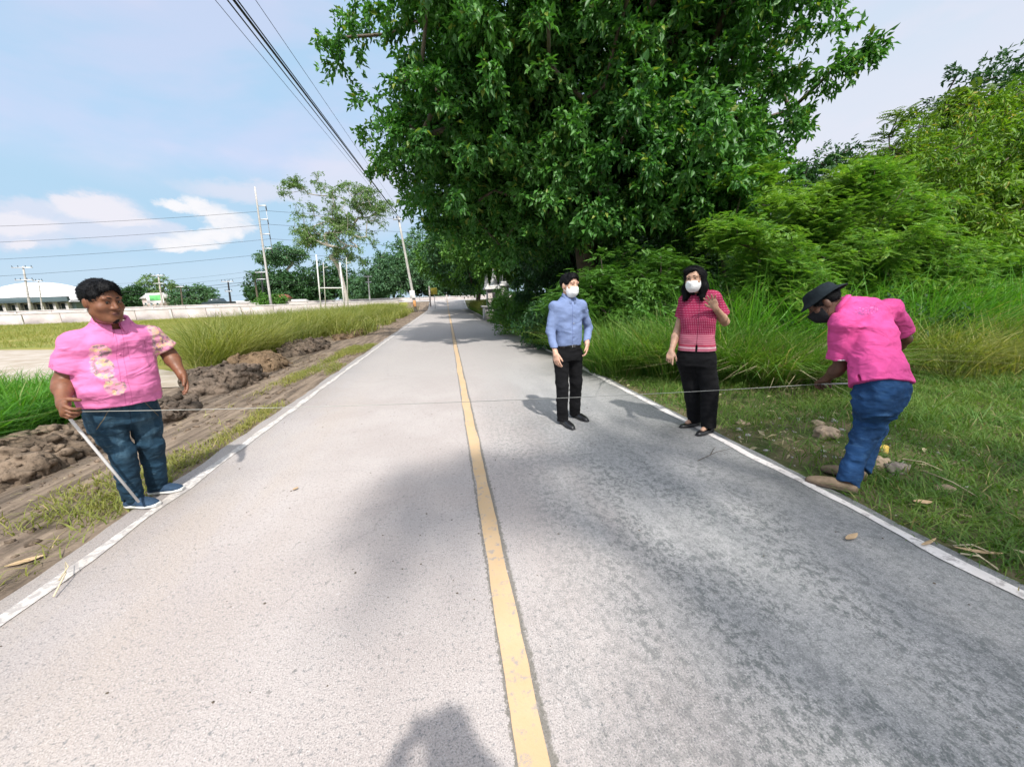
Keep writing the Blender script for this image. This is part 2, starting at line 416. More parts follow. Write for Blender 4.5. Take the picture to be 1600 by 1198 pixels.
# hairline cracks
wv=T.noise(oc,3,4,0.6,out=1); ov=T.node('ShaderNodeVectorMath'); ov.operation='MULTIPLY_ADD'; T.l.new(wv,ov.inputs[0]); ov.inputs[1].default_value=(0.35,0.35,0); T.l.new(oc,ov.inputs[2])
cr=T.vor(T.mapv(ov.outputs[0],(1,0.45,1)),0.45,'DISTANCE_TO_EDGE')
c=T.mix(T.ramp(cr,0.0015,0.0004,0,0.2),c,(0.12,0.11,0.10))
T.l.new(c,b.inputs['Base Color']); b.inputs['Roughness'].default_value=0.85; b.inputs['Specular IOR Level'].default_value=0.25
bump(T,b,T.math('ADD',g1,T.math('MULTIPLY',g2,0.7)),0.55,0.006)
M['asphalt']=m
tag(strip('road',ROAD_L,ROAD_R,ry,0.0,m,0.05,3,nx=6,skirt=0.12),kind='structure')
def paint(name,c1,c2,wearlo,wearhi,dirt):
    m,T,b,oc,out=newmat(name)
    n=T.noise(oc,4,5,0.6); n2=T.noise(oc,60,4,0.7); n3=T.noise(oc,16,5,0.75)
    c=T.mix(T.ramp(n,0.3,0.7),c1,c2); c=T.mix(T.ramp(n2,0.55,0.8,0,0.35),c,dirt)
    c=T.mix(T.ramp(n3,wearlo,wearhi,0,0.85),c,(0.27,0.25,0.24))
    T.l.new(c,b.inputs['Base Color']); b.inputs['Roughness'].default_value=0.75; bump(T,b,n2,0.4,0.004)
    return m
M['yellow']=paint('yellow_paint',(0.47,0.325,0.185),(0.50,0.36,0.22),0.53,0.66,(0.40,0.28,0.13))
M['linewhite']=paint('white_line_paint',(0.50,0.47,0.45),(0.62,0.59,0.57),0.50,0.64,(0.45,0.40,0.36))
M['linewhite_old']=paint('worn_line_paint',(0.46,0.42,0.38),(0.62,0.59,0.56),0.42,0.58,(0.42,0.37,0.32))
ly=axis(-30,58,[(-30,-2,2),(-2,16,0.04),(16,58,1.0)])
tag(strip('yellow_centre_line',0.128,0.228,ly,0.004,M['yellow'],0.02,11),kind='structure')
tag(strip('white_edge_line',2.562,2.640,ly,0.004,M['linewhite'],0.034,15),kind='structure')
tag(strip('white_edge_line',-2.295,-2.215,ly,0.004,M['linewhite_old'],0.035,19),kind='structure')
# ------------------------------------------------------------------ foliage builders
def unit(v): return v/(np.linalg.norm(v,axis=-1,keepdims=True)+1e-9)
def leaves_arrays(pos,dr,nr,L,W,fold=0.25,droop=0.15):
    dr=unit(dr); side=unit(np.cross(dr,nr)); up=np.cross(side,dr)
    L=L[:,None];W=W[:,None]
    b=pos; mid=pos+dr*L*0.45
    l=mid+side*W*0.5+up*W*fold; r=mid-side*W*0.5+up*W*fold
    t=pos+dr*L-up*L*droop
    V=np.stack([b,l,t,r],1).reshape(-1,3)
    i=np.arange(len(pos))*4
    F=np.stack([np.stack([i,i+1,i+2],1),np.stack([i,i+2,i+3],1)],1).reshape(-1,3)
    return V,F
def cat_arrays(lst):
    V=[];F=[];n=0
    for v,f in lst: V.append(v);F.append(f+n);n+=len(v)
    return np.concatenate(V),np.concatenate(F)
def sample_crown(blobs,n,rg,shell=0.35,seed=0,gap=0.12,gscale=0.5):
    blobs=[(np.array(c,float),np.array(r,float)) for c,r in blobs]
    vol=np.array([np.prod(r)**(2/3) for c,r in blobs]); vol=vol/vol.sum(); out=[]
    k=0
    while len(out)<n and k<60:
        k+=1
        idx=rg.choice(len(blobs),size=n,p=vol)
        d=unit(rg.normal(size=(n,3))); u=rg.random(n)**shell
        c=np.array([blobs[i][0] for i in idx]); r=np.array([blobs[i][1] for i in idx])
        wob=1+0.35*fbm(d[:,0]*2.2+idx*7,d[:,1]*2.2,d[:,2]*2.2,seed,3)
        p=c+d*r*(u*wob)[:,None]
        keep=fbm(p[:,0]*gscale,p[:,1]*gscale,p[:,2]*gscale,seed+50,2)>-0.5+gap*2.2
        out+=list(p[keep])
    return np.array(out[:n])
def branch_tree(base,fork,targets,r_trunk,rg,twig=0.008,sag=0.15):
    """connects every target to the nearest existing node; returns tubes"""
    base=np.array(base,float);fork=np.array(fork,float)
    nodes=[base+(fork-base)*t+np.array([math.sin(t*5)*0.04,math.cos(t*4)*0.04,0])*np.linalg.norm(fork-base)*0.4*t*(1-t) for t in np.linspace(0,1,6)]
    par=[-1,0,1,2,3,4]
    tg=np.array(targets); order=np.argsort(np.linalg.norm(tg-fork,axis=1)); 
    pos=np.array(nodes)
    for t in tg[order]:
        avail=pos[3:]; dd=np.linalg.norm(avail-t,axis=1)+0.35*np.maximum(0,(avail[:,2]-t[2]))
        j=int(np.argmin(dd))+3; p=pos[j]; d=np.linalg.norm(t-p)
        ns=max(1,min(4,int(d/0.9))); last=j
        for s in range(1,ns+1):
            f=s/ns; q=p+(t-p)*f+(rg.normal(size=3)*0.07*d*(1-f) if s<ns else 0)
            q=q+np.array([0,0,-sag*d*f*(1-f)])
            par.append(last); last=len(pos); pos=np.vstack([pos,q])
    n=len(pos); cnt=np.zeros(n)
    isleaf=np.ones(n,bool)
    for p in par:
        if p>=0: isleaf[p]=False
    cnt[isleaf]=1
    for i in range(n-1,0,-1): cnt[par[i]]+=cnt[i]
    r=np.maximum(twig,r_trunk*(cnt/cnt[0])**0.5)
    r[0]*=1.35
    V=[];F=[];k=0; seg=6
    a=np.arange(seg)*2*math.pi/seg
    for i in range(1,n):
        p0=pos[par[i]];p1=pos[i];d=p1-p0;L=np.linalg.norm(d)
        if L<1e-4: continue
        d/=L; u=np.cross(d,[0,0,1.0] if abs(d[2])<0.9 else [1.0,0,0]);u/=np.linalg.norm(u);v=np.cross(d,u)
        ra=min(r[par[i]],r[i]*1.5);rb=r[i]
        V.append(p0-d*ra*0.3+ra*(np.cos(a)[:,None]*u+np.sin(a)[:,None]*v));V.append(p1+rb*(np.cos(a)[:,None]*u+np.sin(a)[:,None]*v))
        for q in range(seg): F.append([k+q,k+(q+1)%seg,k+seg+(q+1)%seg,k+seg+q])
        k+=2*seg
    return np.concatenate(V),np.array(F),pos
def crown_leaves(cl,center,rg,per,rad,leaf,asp=0.42,twigs=7,droop=0.25,flat=0.7,out_bias=0.6,up=0.9):
    n=len(cl)
    # twigs radiate from each clump, leaves sit along them
    tw=unit(rg.normal(size=(n,twigs,3))*np.array([1,1,flat])+out_bias*unit(cl-center)[:,None,:]+np.array([0,0,-droop]))
    k=per//twigs
    t=rg.random((n,twigs,k))**0.7
    sc=rad*(0.7+0.6*rg.random((n,1,1)))
    pos=cl[:,None,None,:]+tw[:,:,None,:]*(t*sc)[...,None]+rg.normal(size=(n,twigs,k,3))*0.10*rad
    pos[...,2]-=0.25*rad*t**2
    dr=tw[:,:,None,:]*0.8+rg.normal(size=(n,twigs,k,3))*0.75+np.array([0,0,-0.25])
    nr=rg.normal(size=(n,twigs,k,3))*0.55+np.array([0,0,up])+0.35*unit(pos-center)
    pos=pos.reshape(-1,3);dr=dr.reshape(-1,3);nr=nr.reshape(-1,3)
    L=leaf*(0.65+0.6*rg.random(len(pos)))
    return leaves_arrays(pos,dr,nr,L,L*asp*(0.8+0.4*rg.random(len(pos))))
def tree(name,label,cat,base,fork,blobs,nclump,per,rad,leaf,lm,bm,rt,seed,group=None,asp=0.42,extra=None,shell=0.35,gap=0.12,droop=0.25,flat=0.7,gscale=0.5,twigs=7,sub=1.0):
    rg=np.random.default_rng(seed)
    cl=sample_crown(blobs,nclump,rg,shell,seed,gap,gscale)
    if extra is not None: cl=np.vstack([cl,extra])
    root=empty(name,base); tag(root,label,cat,group)
    b=np.array(base,float)
    k=max(8,int(len(cl)*sub)); pick=rg.choice(len(cl),size=min(k,len(cl)),replace=False)
    V,F,_=branch_tree(base,fork,cl[pick],rt,rg)
    mesh_obj('trunk',V-b,F,bm,root,smooth=True)
    cen=np.mean(cl,axis=0)
    V,F=crown_leaves(cl,cen,rg,per,rad,leaf,asp,twigs,droop,flat)
    mesh_obj('crown',V-b,F,lm,root)
    return root
def fronds_arrays(pos,dr,nr,L,pairs,rg,lw=0.16,ll=0.30):
    """pinnate leaves: each a curved rachis with paired thin leaflets"""
    n=len(pos); dr=unit(dr); side=unit(np.cross(dr,nr)); up=np.cross(side,dr)
    out=[]
    for s in range(pairs):
        t=(s+0.6)/pairs
        c=pos+dr*(L*t)[:,None]-up*(L*0.28*t*t)[:,None]
        w=L*ll*math.sin(math.pi*(0.15+0.8*t))
        for sg in(-1,1):
            d=side*sg+dr*0.45-up*0.15
            out.append(leaves_arrays(c,d,up+side*sg*0.15,w,L*lw*0.9*np.ones(n)/1.0,0.05,0.1))
    # merge so that one frond is one island: tiny rachis not needed at this size
    return cat_arrays(out)
def feather_bush(name,label,cat,base,blobs,nclump,nfr,flen,pairs,lm,bm,rt,seed,group=None,shell=0.3,gap=0.16,spread=0.42):
    rg=np.random.default_rng(seed)
    cl=sample_crown(blobs,nclump,rg,shell,seed,gap,0.7)
    b=np.array(base,float); root=empty(name,base); tag(root,label,cat,group)
    cen=np.mean(cl,axis=0)
    V,F,_=branch_tree(base,b+(cen-b)*0.35,cl,rt,rg)
    mesh_obj('trunk',V-b,F,bm,root,smooth=True)
    n=len(cl); az=rg.random((n,nfr))*2*math.pi
    o=unit(cl-cen)[:,None,:]
    dr=np.stack([np.cos(az),np.sin(az),rg.normal(size=(n,nfr))*0.35+0.05],-1)+o*0.5
    pos=cl[:,None,:]+rg.normal(size=(n,nfr,3))*spread*0.35*np.array([1,1,0.6])
    nr=np.array([0,0,1.0])+rg.normal(size=(n,nfr,3))*0.25
    L=flen*(0.6+0.7*rg.random(n*nfr))
    V,F=fronds_arrays(pos.reshape(-1,3),dr.reshape(-1,3),nr.reshape(-1,3),L,pairs,rg)
    mesh_obj('crown',V-b,F,lm,root)
    return root
def blades_arrays(root,H,Wd,lean,rg,curl=0.5,az=None):
    """grass blades: 3 quads and a tip"""
    n=len(root)
    if az is None: az=rg.random(n)*2*math.pi
    d=np.stack([np.cos(az),np.sin(az),np.zeros(n)],-1); s=np.stack([-np.sin(az),np.cos(az),np.zeros(n)],-1)
    tw=rg.normal(size=n)*0.7; s=s*np.cos(tw)[:,None]+d*np.sin(tw)[:,None]
    V=[]
    for t in (0,0.35,0.7,1.0):
        hor=H*(lean*t+curl*t**2.6); ver=H*(t-0.32*curl*t**3)
        c=root+d*hor[:,None]; c[:,2]+=ver
        if t<1:
            wv=(Wd*(1-0.45*t)*0.5)[:,None]; V+= [c-s*wv,c+s*wv]
        else: V.append(c)
    V=np.stack(V,1).reshape(-1,3); i=np.arange(n)*7
    F=[]
    for a,b_,c_,d_ in ((0,1,3,2),(2,3,5,4)):
        F.append(np.stack([i+a,i+b_,i+c_],1));F.append(np.stack([i+a,i+c_,i+d_],1))
    F.append(np.stack([i+4,i+5,i+6],1))
    return V,np.concatenate(F)
def grass(name,pts,Hm,Wm,lm,rg,lean=0.25,curl=0.5,hv=0.5,kind='stuff',parent=None):
    n=len(pts); H=Hm*(1-hv/2+hv*rg.random(n)); 
    V,F=blades_arrays(pts,H,Wm*(0.7+0.6*rg.random(n)),lean*rg.random(n)*1.6,rg,curl*rg.random(n)*1.5)
    o=mesh_obj(name,V,F,lm,parent)
    if kind: tag(o,kind=kind)
    return o
def scatter(x0,x1,y0,y1,n,rg,dens=None,ybias=1.0):
    x=rg.uniform(x0,x1,n); y=y0+(y1-y0)*rg.random(n)**ybias
    if dens is not None:
        k=rg.random(n)<dens(x,y); x,y=x[k],y[k]
    return np.stack([x,y,terrain(x,y)-0.01],-1)

M['leaf_big']=leafmat('leaf_glossy_green',(0.026,0.112,0.022),(0.105,0.265,0.048),(0.22,0.28,0.05),0.34,0.45,0.5,0.4)
M['leaf_mid']=leafmat('leaf_mid_green',(0.045,0.14,0.024),(0.12,0.25,0.036),None,0.3,0.5,0.3)
M['leaf_far']=leafmat('leaf_far_green',(0.05,0.13,0.06),(0.10,0.20,0.085),None,0.25,0.6,0.15)
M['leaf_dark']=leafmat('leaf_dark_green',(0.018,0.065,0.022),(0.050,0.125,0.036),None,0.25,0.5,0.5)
M['leaf_yellow']=leafmat('leaf_yellow_green',(0.055,0.16,0.016),(0.20,0.32,0.028),(0.32,0.28,0.04),0.35,0.5,0.7)
M['leaf_feather']=leafmat('leaf_feather_green',(0.05,0.17,0.025),(0.21,0.35,0.05),(0.30,0.40,0.08),0.4,0.55,0.9)
M['leaf_sparse']=leafmat('leaf_sparse_green',(0.09,0.17,0.06),(0.17,0.27,0.08),None,0.3,0.6,0.3)
M['grass_bright']=leafmat('grass_bright',(0.045,0.19,0.022),(0.14,0.31,0.030),(0.35,0.33,0.14),0.4,0.5,0.8)
M['grass_field']=leafmat('grass_field',(0.15,0.20,0.035),(0.31,0.28,0.075),(0.42,0.33,0.16),0.35,0.6,0.5)
M['grass_tall']=leafmat('grass_tall',(0.12,0.175,0.035),(0.33,0.32,0.085),(0.42,0.36,0.18),0.4,0.55,0.6)
M['grass_right']=leafmat('grass_right',(0.055,0.165,0.026),(0.19,0.29,0.045),(0.36,0.31,0.16),0.4,0.55,1.0)
M['grass_short']=leafmat('grass_short',(0.050,0.140,0.020),(0.16,0.24,0.042),(0.34,0.27,0.14),0.35,0.6,1.6)
M['straw']=leafmat('straw',(0.30,0.25,0.14),(0.46,0.40,0.26),None,0.2,0.7,2)

# ------------------------------------------------------------------ the big tree over the right lane
tw=P(1370,62,9.5); sprig=[P(1290+18*i,105-9*i,9.6)+np.array([0,0,0.0]) for i in range(5)]
extra=np.array(sprig+[P(1240,190,9.6),P(1210,240,9.4)])
tree('broadleaf_tree','huge dark green broadleaf tree leaning over the right side of the road','tree',
     (5.1,13.2,0.1),(4.6,12.6,3.2),
     [((3.6,12.6,8.2),(6.6,4.2,5.6)),((2.6,11.5,5.8),(4.0,3.0,3.0)),((7.0,11.5,7.6),(4.2,3.4,4.2)),((4.6,10.2,4.9),(3.4,2.2,2.0)),((6.8,11.0,4.2),(3.2,2.0,2.2)),((2.6,14,5.4),(4.0,3.0,2.3)),((3.9,10.0,10.2),(5.2,3.0,3.6)),((8.0,11.2,10.6),(3.6,2.6,3.2)),((1.3,11.2,7.8),(1.9,1.8,2.8))],
     2000,147,0.50,0.18,M['leaf_big'],M['bark'],0.38,5,extra=extra,shell=0.42,gap=0.13,sub=0.18,asp=0.46,gscale=0.42)
# ------------------------------------------------------------------ trees further along the road and far off
def roadtree(x,y,h,r,seed,label,lm='leaf_mid',n=420,per=63,rad=0.9,leaf=0.34,rz=None,low=0.3,fork=0.35,name='roadside_tree',grp='trees lining the right side of the road',gap=0.08,z0=None,bark='bark',asp=0.5,sub=0.4,shell=0.35):
    z=float(terrain(x,y)) if z0 is None else z0
    zc=z+h*(low+1)/2; rzz=h*(1-low)/2 if rz is None else rz
    tree(name,label,'tree',(x,y,z-0.05),(x+0.1*r,y,z+h*fork),[((x,y,zc),(r,r,rzz)),((x-r*0.4,y-r*0.3,zc-rzz*0.3),(r*0.7,r*0.7,rzz*0.6)),((x+r*0.35,y+0.2,zc+rzz*0.15),(r*0.75,r*0.6,rzz*0.75))],
         n,per,rad,leaf,M[lm],M[bark],0.02*h+0.05,seed,grp,gap=gap,sub=sub,asp=asp,shell=shell)
roadtree(5.6,28,10.0,5.2,21,'rounded green tree past the big tree, nearest one hanging over the road','leaf_mid',600,70,0.7,0.26,low=0.22)
roadtree(4.8,38,12.0,6.0,22,'dark leafy tree behind the white spired shrine on the right verge','leaf_dark',520,70,0.9,0.32,low=0.2)
roadtree(3.6,47,12.5,5.6,23,'bright green tree whose crown closes over the far end of the road','leaf_mid',560,70,0.95,0.34,low=0.2)
roadtree(8.5,22,8.5,4.2,24,'dark tree standing behind the man in the blue shirt','leaf_dark',420,70,0.8,0.28,low=0.12)
roadtree(11.0,16,5.6,3.4,28,'dark bushy tree in the thicket behind the woman in the red blouse','leaf_dark',380,70,0.7,0.24,low=0.1)
q=P(612,440,86); roadtree(q[0],86,10.5,5.6,25,'green tree beyond the cross road, just left of the road end','leaf_far',330,56,1.2,0.5,low=0.05,grp='trees beyond the cross road')
q=P(655,420,96); roadtree(q[0]+2,96,16,8,26,'tall leafy tree beyond the cross road at the end of the road','leaf_far',420,56,1.5,0.6,low=0.1,grp='trees beyond the cross road')
roadtree(12,100,17,10,27,'broad tree beyond the cross road on the right','leaf_far',420,56,1.6,0.6,low=0.05,grp='trees beyond the cross road')
roadtree(1.5,90,8.5,5.5,29,'low green tree straight beyond the end of the road','leaf_far',260,49,1.1,0.5,low=0.0,grp='trees beyond the cross road')
roadtree(9,88,8,5,30,'low green tree right beyond the end of the road','leaf_far',240,49,1.1,0.5,low=0.0,grp='trees beyond the cross road')
q=P(575,452,120); roadtree(q[0],120,9.5,5.5,31,'round bush-like tree right of the tall airy tree, far behind the wall','leaf_far',260,49,1.2,0.6,low=0.0,grp='trees beyond the cross road')
q=P(452,450,130); roadtree(q[0]-3,130,11.5,8,32,'low dark spreading tree right of the concrete pylon','leaf_dark',300,49,1.6,0.75,low=0.0,grp='trees beyond the cross road')
q=P(505,448,135); roadtree(q[0],135,13,9,33,'dark mass of foliage behind the white frame posts','leaf_dark',300,49,1.6,0.75,low=0.0,grp='trees beyond the cross road')
q=P(448,440,150); roadtree(q[0],150,21,7,34,'flat topped pale tree behind the low dark trees','leaf_far',150,42,1.6,0.75,low=0.65,rz=3,fork=0.6,grp='trees beyond the cross road',bark='palebark')
q=P(305,464,110); roadtree(q[0],110,6.2,4.6,35,'small round green tree left of the dark parked vehicle','leaf_far',180,49,0.9,0.5,low=0.0,grp='trees beyond the cross road')
q=P(205,462,140); roadtree(q[0],140,7.5,4.0,36,'dark low tree just right of the head of the man in pink','leaf_dark',260,49,1.6,0.7,low=0.0,grp='trees beyond the cross road')
q=P(432,468,75); roadtree(q[0]-1,75,2.4,2.2,37,'small bright shrub at the foot of the concrete pylon','leaf_mid',90,42,0.5,0.3,low=0.0,grp='trees beyond the cross road',z0=1)
q=P(248,462,160); roadtree(q[0],160,13,6,39,'pale green tree far off beside the thin utility pole','leaf_sparse',150,42,1.2,0.6,low=0.1,grp='trees beyond the cross road')
# tall airy tree
q=P(543,470,66); b0=np.array([q[0],66,1.0]); 
c=P(531,345,66)
tree('airy_tree','tall airy tree with open crown and pale trunk behind the white wall','tree',tuple(b0),(b0[0]-0.6,66,6.5),
     [((c[0],66,c[2]+0.5),(7.0,4.5,5.6)),((c[0]-5.0,66,c[2]+4.2),(2.9,2.5,1.5)),((c[0]+4.8,66,c[2]+2.2),(3.2,2.5,2.4)),((c[0]-5.2,66,c[2]-2.2),(2.9,2.5,1.6)),((c[0]+0.2,66,c[2]-4.7),(3.0,2.0,1.5))],
     330,70,0.85,0.30,M['leaf_sparse'],M['palebark'],0.30,44,shell=0.5,gap=0.16,flat=0.3,sub=1.0,gscale=0.35)
# tree on the right edge and thicket behind the feathery bush
c=P(1520,260,9.0)
tree('yellow_green_tree','yellow green tree with narrow leaves filling the right edge','tree',(c[0]+0.8,9.6,0.1),(c[0]+0.6,9.4,2.0),
     [((c[0]+0.3,9.0,c[2]-0.3),(2.9,2.2,2.3)),((c[0]-1.6,8.8,c[2]-0.8),(1.8,1.6,1.3)),((c[0]+2.6,8.6,c[2]+0.6),(2.4,1.8,2.2)),((c[0]-0.3,8.3,c[2]-2.0),(3.2,1.6,1.5)),((c[0]-2.0,8.4,c[2]-1.6),(1.8,1.4,1.1))],
     680,84,0.48,0.17,M['leaf_yellow'],M['bark'],0.14,51,asp=0.26,gap=0.10,shell=0.4,sub=0.6,droop=0.5)
c=P(1590,120,13)
tree('dark_tree','dark tree rising at the upper right corner behind the yellow green tree','tree',(c[0],13,0.1),(c[0],13,4),
     [((c[0]+0.8,13,c[2]-1.4),(3.0,2.4,2.8)),((c[0]+0.4,13,c[2]-4.5),(4.0,2.6,2.6))],300,77,0.6,0.2,M['leaf_dark'],M['bark'],0.2,52,gap=0.08,sub=0.5)
c=P(1490,190,11.5)
feather_bush('feathery_tree','fine leaved olive tree top between the round dark tree and the right edge','tree',(c[0],11.5,0.1),
     [((c[0],11.5,c[2]-0.6),(2.4,1.6,1.3)),((c[0]-1.2,11.5,c[2]-2.2),(2.6,1.6,1.5))],150,20,0.42,7,leafmat('leaf_olive',(0.06,0.12,0.03),(0.13,0.19,0.04),None,0.35,0.6,0.6),M['bark'],0.10,53)
c=P(1290,265,19)
tree('dark_tree','round dark tree showing over the feathery bush','tree',(c[0],19,0.1),(c[0],19,4),
     [((c[0],19,c[2]-0.9),(2.1,1.8,1.9)),((c[0]+0.6,19,c[2]-3.5),(3.0,2.4,2.6))],260,77,0.6,0.24,M['leaf_dark'],M['bark'],0.18,54,gap=0.06,sub=0.5)
# feathery bushes
def P3(px,py,Y): return P(px,py,Y)
def fb(lbl,Y,spots,n,seed,flen=0.42,nfr=16,pairs=8,mat='leaf_feather',rt=0.06,grp='feathery bushes along the right verge',gap=0.17):
    bl=[]
    for px,py,rx,rz in spots:
        c=P(px,py,Y); bl.append(((c[0],Y+random.uniform(-.3,.3),c[2]),(rx,rx*0.75,rz)))
    cx=np.mean([b[0][0] for b in bl])
    feather_bush('feathery_bush',lbl,'bush',(cx,Y+0.3,float(terrain(cx,Y))),bl,n,nfr,flen,pairs,M[mat],M['bark'],rt,seed,grp,gap=gap)
random.seed(3)
fb('big light green feathery bush above the man in the pink polo',7.6,[(1330,350,1.4,0.8),(1270,410,1.7,0.8),(1420,390,1.2,0.7),(1240,330,0.8,0.5),(1400,440,1.8,0.7),(1320,300,0.8,0.4)],420,61,nfr=46,flen=0.18,pairs=7)
fb('feathery bush right behind the head of the woman in red',7.0,[(1150,420,1.1,0.7),(1080,430,0.8,0.6),(1190,460,1.2,0.6),(1120,380,0.7,0.4)],190,62,nfr=42,flen=0.18,pairs=7)
fb('feathery bush at the right edge above the long grass',7.2,[(1500,430,1.3,0.6),(1580,440,1.3,0.6),(1540,400,1.0,0.4),(1440,460,1.4,0.5)],260,63,nfr=42,flen=0.18,pairs=7)
fb('thin feathery sapling against the sky gap right of the big tree',9.5,[(1180,300,0.7,0.6),(1150,320,0.9,0.7),(1130,370,0.8,0.5)],60,64,nfr=14,gap=0.2,rt=0.04)
fb('low dark feathery bush in the shade behind the man in blue',9.0,[(990,430,1.2,0.9),(930,470,1.1,0.7),(1040,450,1.0,0.7)],170,65,nfr=34,mat='leaf_mid',flen=0.2,pairs=7)
# shrubs on the right verge further up the road
def shrub(px,py,Y,rx,rz,n,seed,label,mat='leaf_mid',leaf=0.12,per=70,rad=0.3):
    c=P(px,py,Y); z=float(terrain(c[0],Y))
    tree('verge_shrub',label,'shrub',(c[0],Y,z),(c[0],Y,z+0.3),[((c[0],Y,max(c[2],z+rz*0.6)),(rx,rx,rz)),((c[0]+rx*0.7,Y+0.5,z+rz*0.5),(rx*0.8,rx,rz*0.7))],n,per,rad,leaf,M[mat],M['bark'],0.03,seed,'shrubs on the right verge',gap=0.04,sub=0.4)
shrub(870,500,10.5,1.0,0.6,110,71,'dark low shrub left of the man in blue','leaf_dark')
shrub(815,500,15,1.0,0.9,120,72,'green shrub by the shaded right road edge','leaf_mid')
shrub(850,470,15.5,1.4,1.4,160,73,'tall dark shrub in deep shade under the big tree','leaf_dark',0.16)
shrub(800,480,22,1.2,1.1,120,74,'leafy shrub just right of the white spired shrine','leaf_mid',0.18,60,0.4)
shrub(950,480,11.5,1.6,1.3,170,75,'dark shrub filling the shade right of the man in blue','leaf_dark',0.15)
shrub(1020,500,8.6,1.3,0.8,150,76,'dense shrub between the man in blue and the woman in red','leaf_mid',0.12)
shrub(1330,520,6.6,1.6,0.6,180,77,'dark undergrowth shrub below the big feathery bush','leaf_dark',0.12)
shrub(1230,500,7.0,1.3,0.7,170,78,'dark undergrowth shrub right of the woman in red','leaf_dark',0.12)

# a tree standing behind the camera on the right: it throws the dappled shade on the right lane
rg=np.random.default_rng(77); pts=[]
while len(pts)<205:
    x=rg.uniform(-0.9,4.6); y=rg.uniform(-2.5,4.6)
    e=float(fbm(x*0.9,y*0.9,0,91,2))
    lim=0.75+0.5*e if y<2.2 else (-0.35+1.5*abs(y-2.95)+0.6*e if y<3.4 else 0.9+0.9*(y-3.4)+1.0*e)
    if x<lim: continue
    dens=0.75 if x>1.2 else 0.5
    if rg.random()>dens: continue
    h=rg.uniform(9,14); k=h/math.tan(SUN_EL)
    pts.append([x+SAZ[0]*k,y+SAZ[1]*k,h])
for i in range(22):
    x=-0.55+0.95*rg.random(); y=2.15+0.95*rg.random()+(0.15 if x>-.1 else 0); h=rg.uniform(9,12); k=h/math.tan(SUN_EL); pts.append([x+SAZ[0]*k,y+SAZ[1]*k,h])
pts=np.array(pts); b0=(7.2,-8.5,0.0)
root=empty('shade_tree',b0); tag(root,'tree behind the photographer that shades the right lane','tree')
V,F,_=branch_tree(b0,(6.6,-8.0,5.4),pts,0.3,rg); mesh_obj('trunk',V-np.array(b0),F,M['bark'],root,smooth=True)
V,F=crown_leaves(pts,pts.mean(0),rg,56,0.5,0.12,0.45); mesh_obj('crown',V-np.array(b0),F,M['leaf_big'],root)

# ------------------------------------------------------------------ grass
rg=np.random.default_rng(5)
# short turf on the right bank
def dshort(x,y):
    bare=fbm(x*1.1,y*1.1,0,33,3)
    s=np.clip(0.8+bare*1.4,0.12,1)
    patch=np.exp(-(((x-3.75)/0.8)**2+((y-3.0)/0.55)**2))
    s=s*(1-0.85*patch)
    edge=ramp01(x,2.66,2.95); return s*(0.35+0.65*edge)
p1=scatter(2.66,13,0.6,8.5,150000,rg,dshort)
grass('short_grass',p1,0.12,0.008,M['grass_short'],rg,0.6,0.9)
p2=scatter(2.9,13,2.8,8.0,26000,rg,lambda x,y:np.clip(0.35+fbm(x*0.7,y*0.7,0,35,2)*1.6,0,1)*ramp01(x+0.6*y,5.2,7.5))
grass('medium_grass',p2,0.26,0.009,M['grass_short'],rg,0.5,0.9)
p2=scatter(2.72,12,0.8,7.5,9000,rg,lambda x,y:np.clip(0.35+fbm(x*1.3,y*1.3,0,61,3)*2.2,0,1))
p2[:,2]+=0.02+0.05*rg.random(len(p2)); L_=0.03+0.12*rg.random(len(p2))**2; az_=rg.random(len(p2))*6.283
V,F=leaves_arrays(p2,np.stack([np.cos(az_),np.sin(az_),rg.normal(size=len(p2))*.25],-1),np.array([0,0,1.])+rg.normal(size=(len(p2),3))*.4,L_,L_*(0.06+0.35*rg.random(len(p2))**3),.2,.1)
tag(mesh_obj('dry_litter',V,F,M['straw']),kind='stuff')
p2=scatter(-4.6,-2.5,1.9,12,2600,rg,lambda x,y:np.clip(0.45+fbm(x*1.3,y*1.3,0,62,3)*2,0,1))
p2[:,2]+=0.012; L_=0.02+0.10*rg.random(len(p2))**2.5; az_=rg.random(len(p2))*6.283
V,F=leaves_arrays(p2,np.stack([np.cos(az_),np.sin(az_),rg.normal(size=len(p2))*.15],-1),np.array([0,0,1.])+rg.normal(size=(len(p2),3))*.4,L_,L_*(0.06+0.3*rg.random(len(p2))**3),.2,.1)
tag(mesh_obj('dry_litter',V,F,M['straw']),kind='stuff')
# tall grass along the right side, as separate clumps one can tell apart
def clump(name,label,x,y,r,n,H,Wd,mat,rg,lean=0.45,curl=0.9,group=None,cat='grass clump'):
    a=rg.random(n)*2*math.pi; q=r*np.sqrt(rg.random(n)); z=float(terrain(x,y))
    pts=np.stack([np.cos(a)*q,np.sin(a)*q,np.zeros(n)-0.02],-1)
    hh=H*(0.45+0.65*rg.random(n)); outaz=a+rg.normal(size=n)*0.7
    V,F=blades_arrays(pts,hh,Wd*(0.7+0.6*rg.random(n)),lean*(0.3+rg.random(n)),rg,curl*rg.random(n)*1.4,outaz)
    o=mesh_obj(name,V,F,mat); o.location=(x,y,z); return tag(o,label,cat,group)
g='tall grass clumps on the right bank'
clump('grass_clump','tall green grass clump touching the road edge right of the man in blue',3.15,6.7,0.55,1100,1.15,0.016,M['grass_right'],rg,group=g)
clump('grass_clump','broad leafy grass clump between the two people in masks',3.9,6.2,0.6,1200,1.15,0.018,M['grass_right'],rg,group=g)
clump('grass_clump','tall grass clump directly behind the woman in red',4.4,5.7,0.55,1000,1.05,0.017,M['grass_right'],rg,group=g)
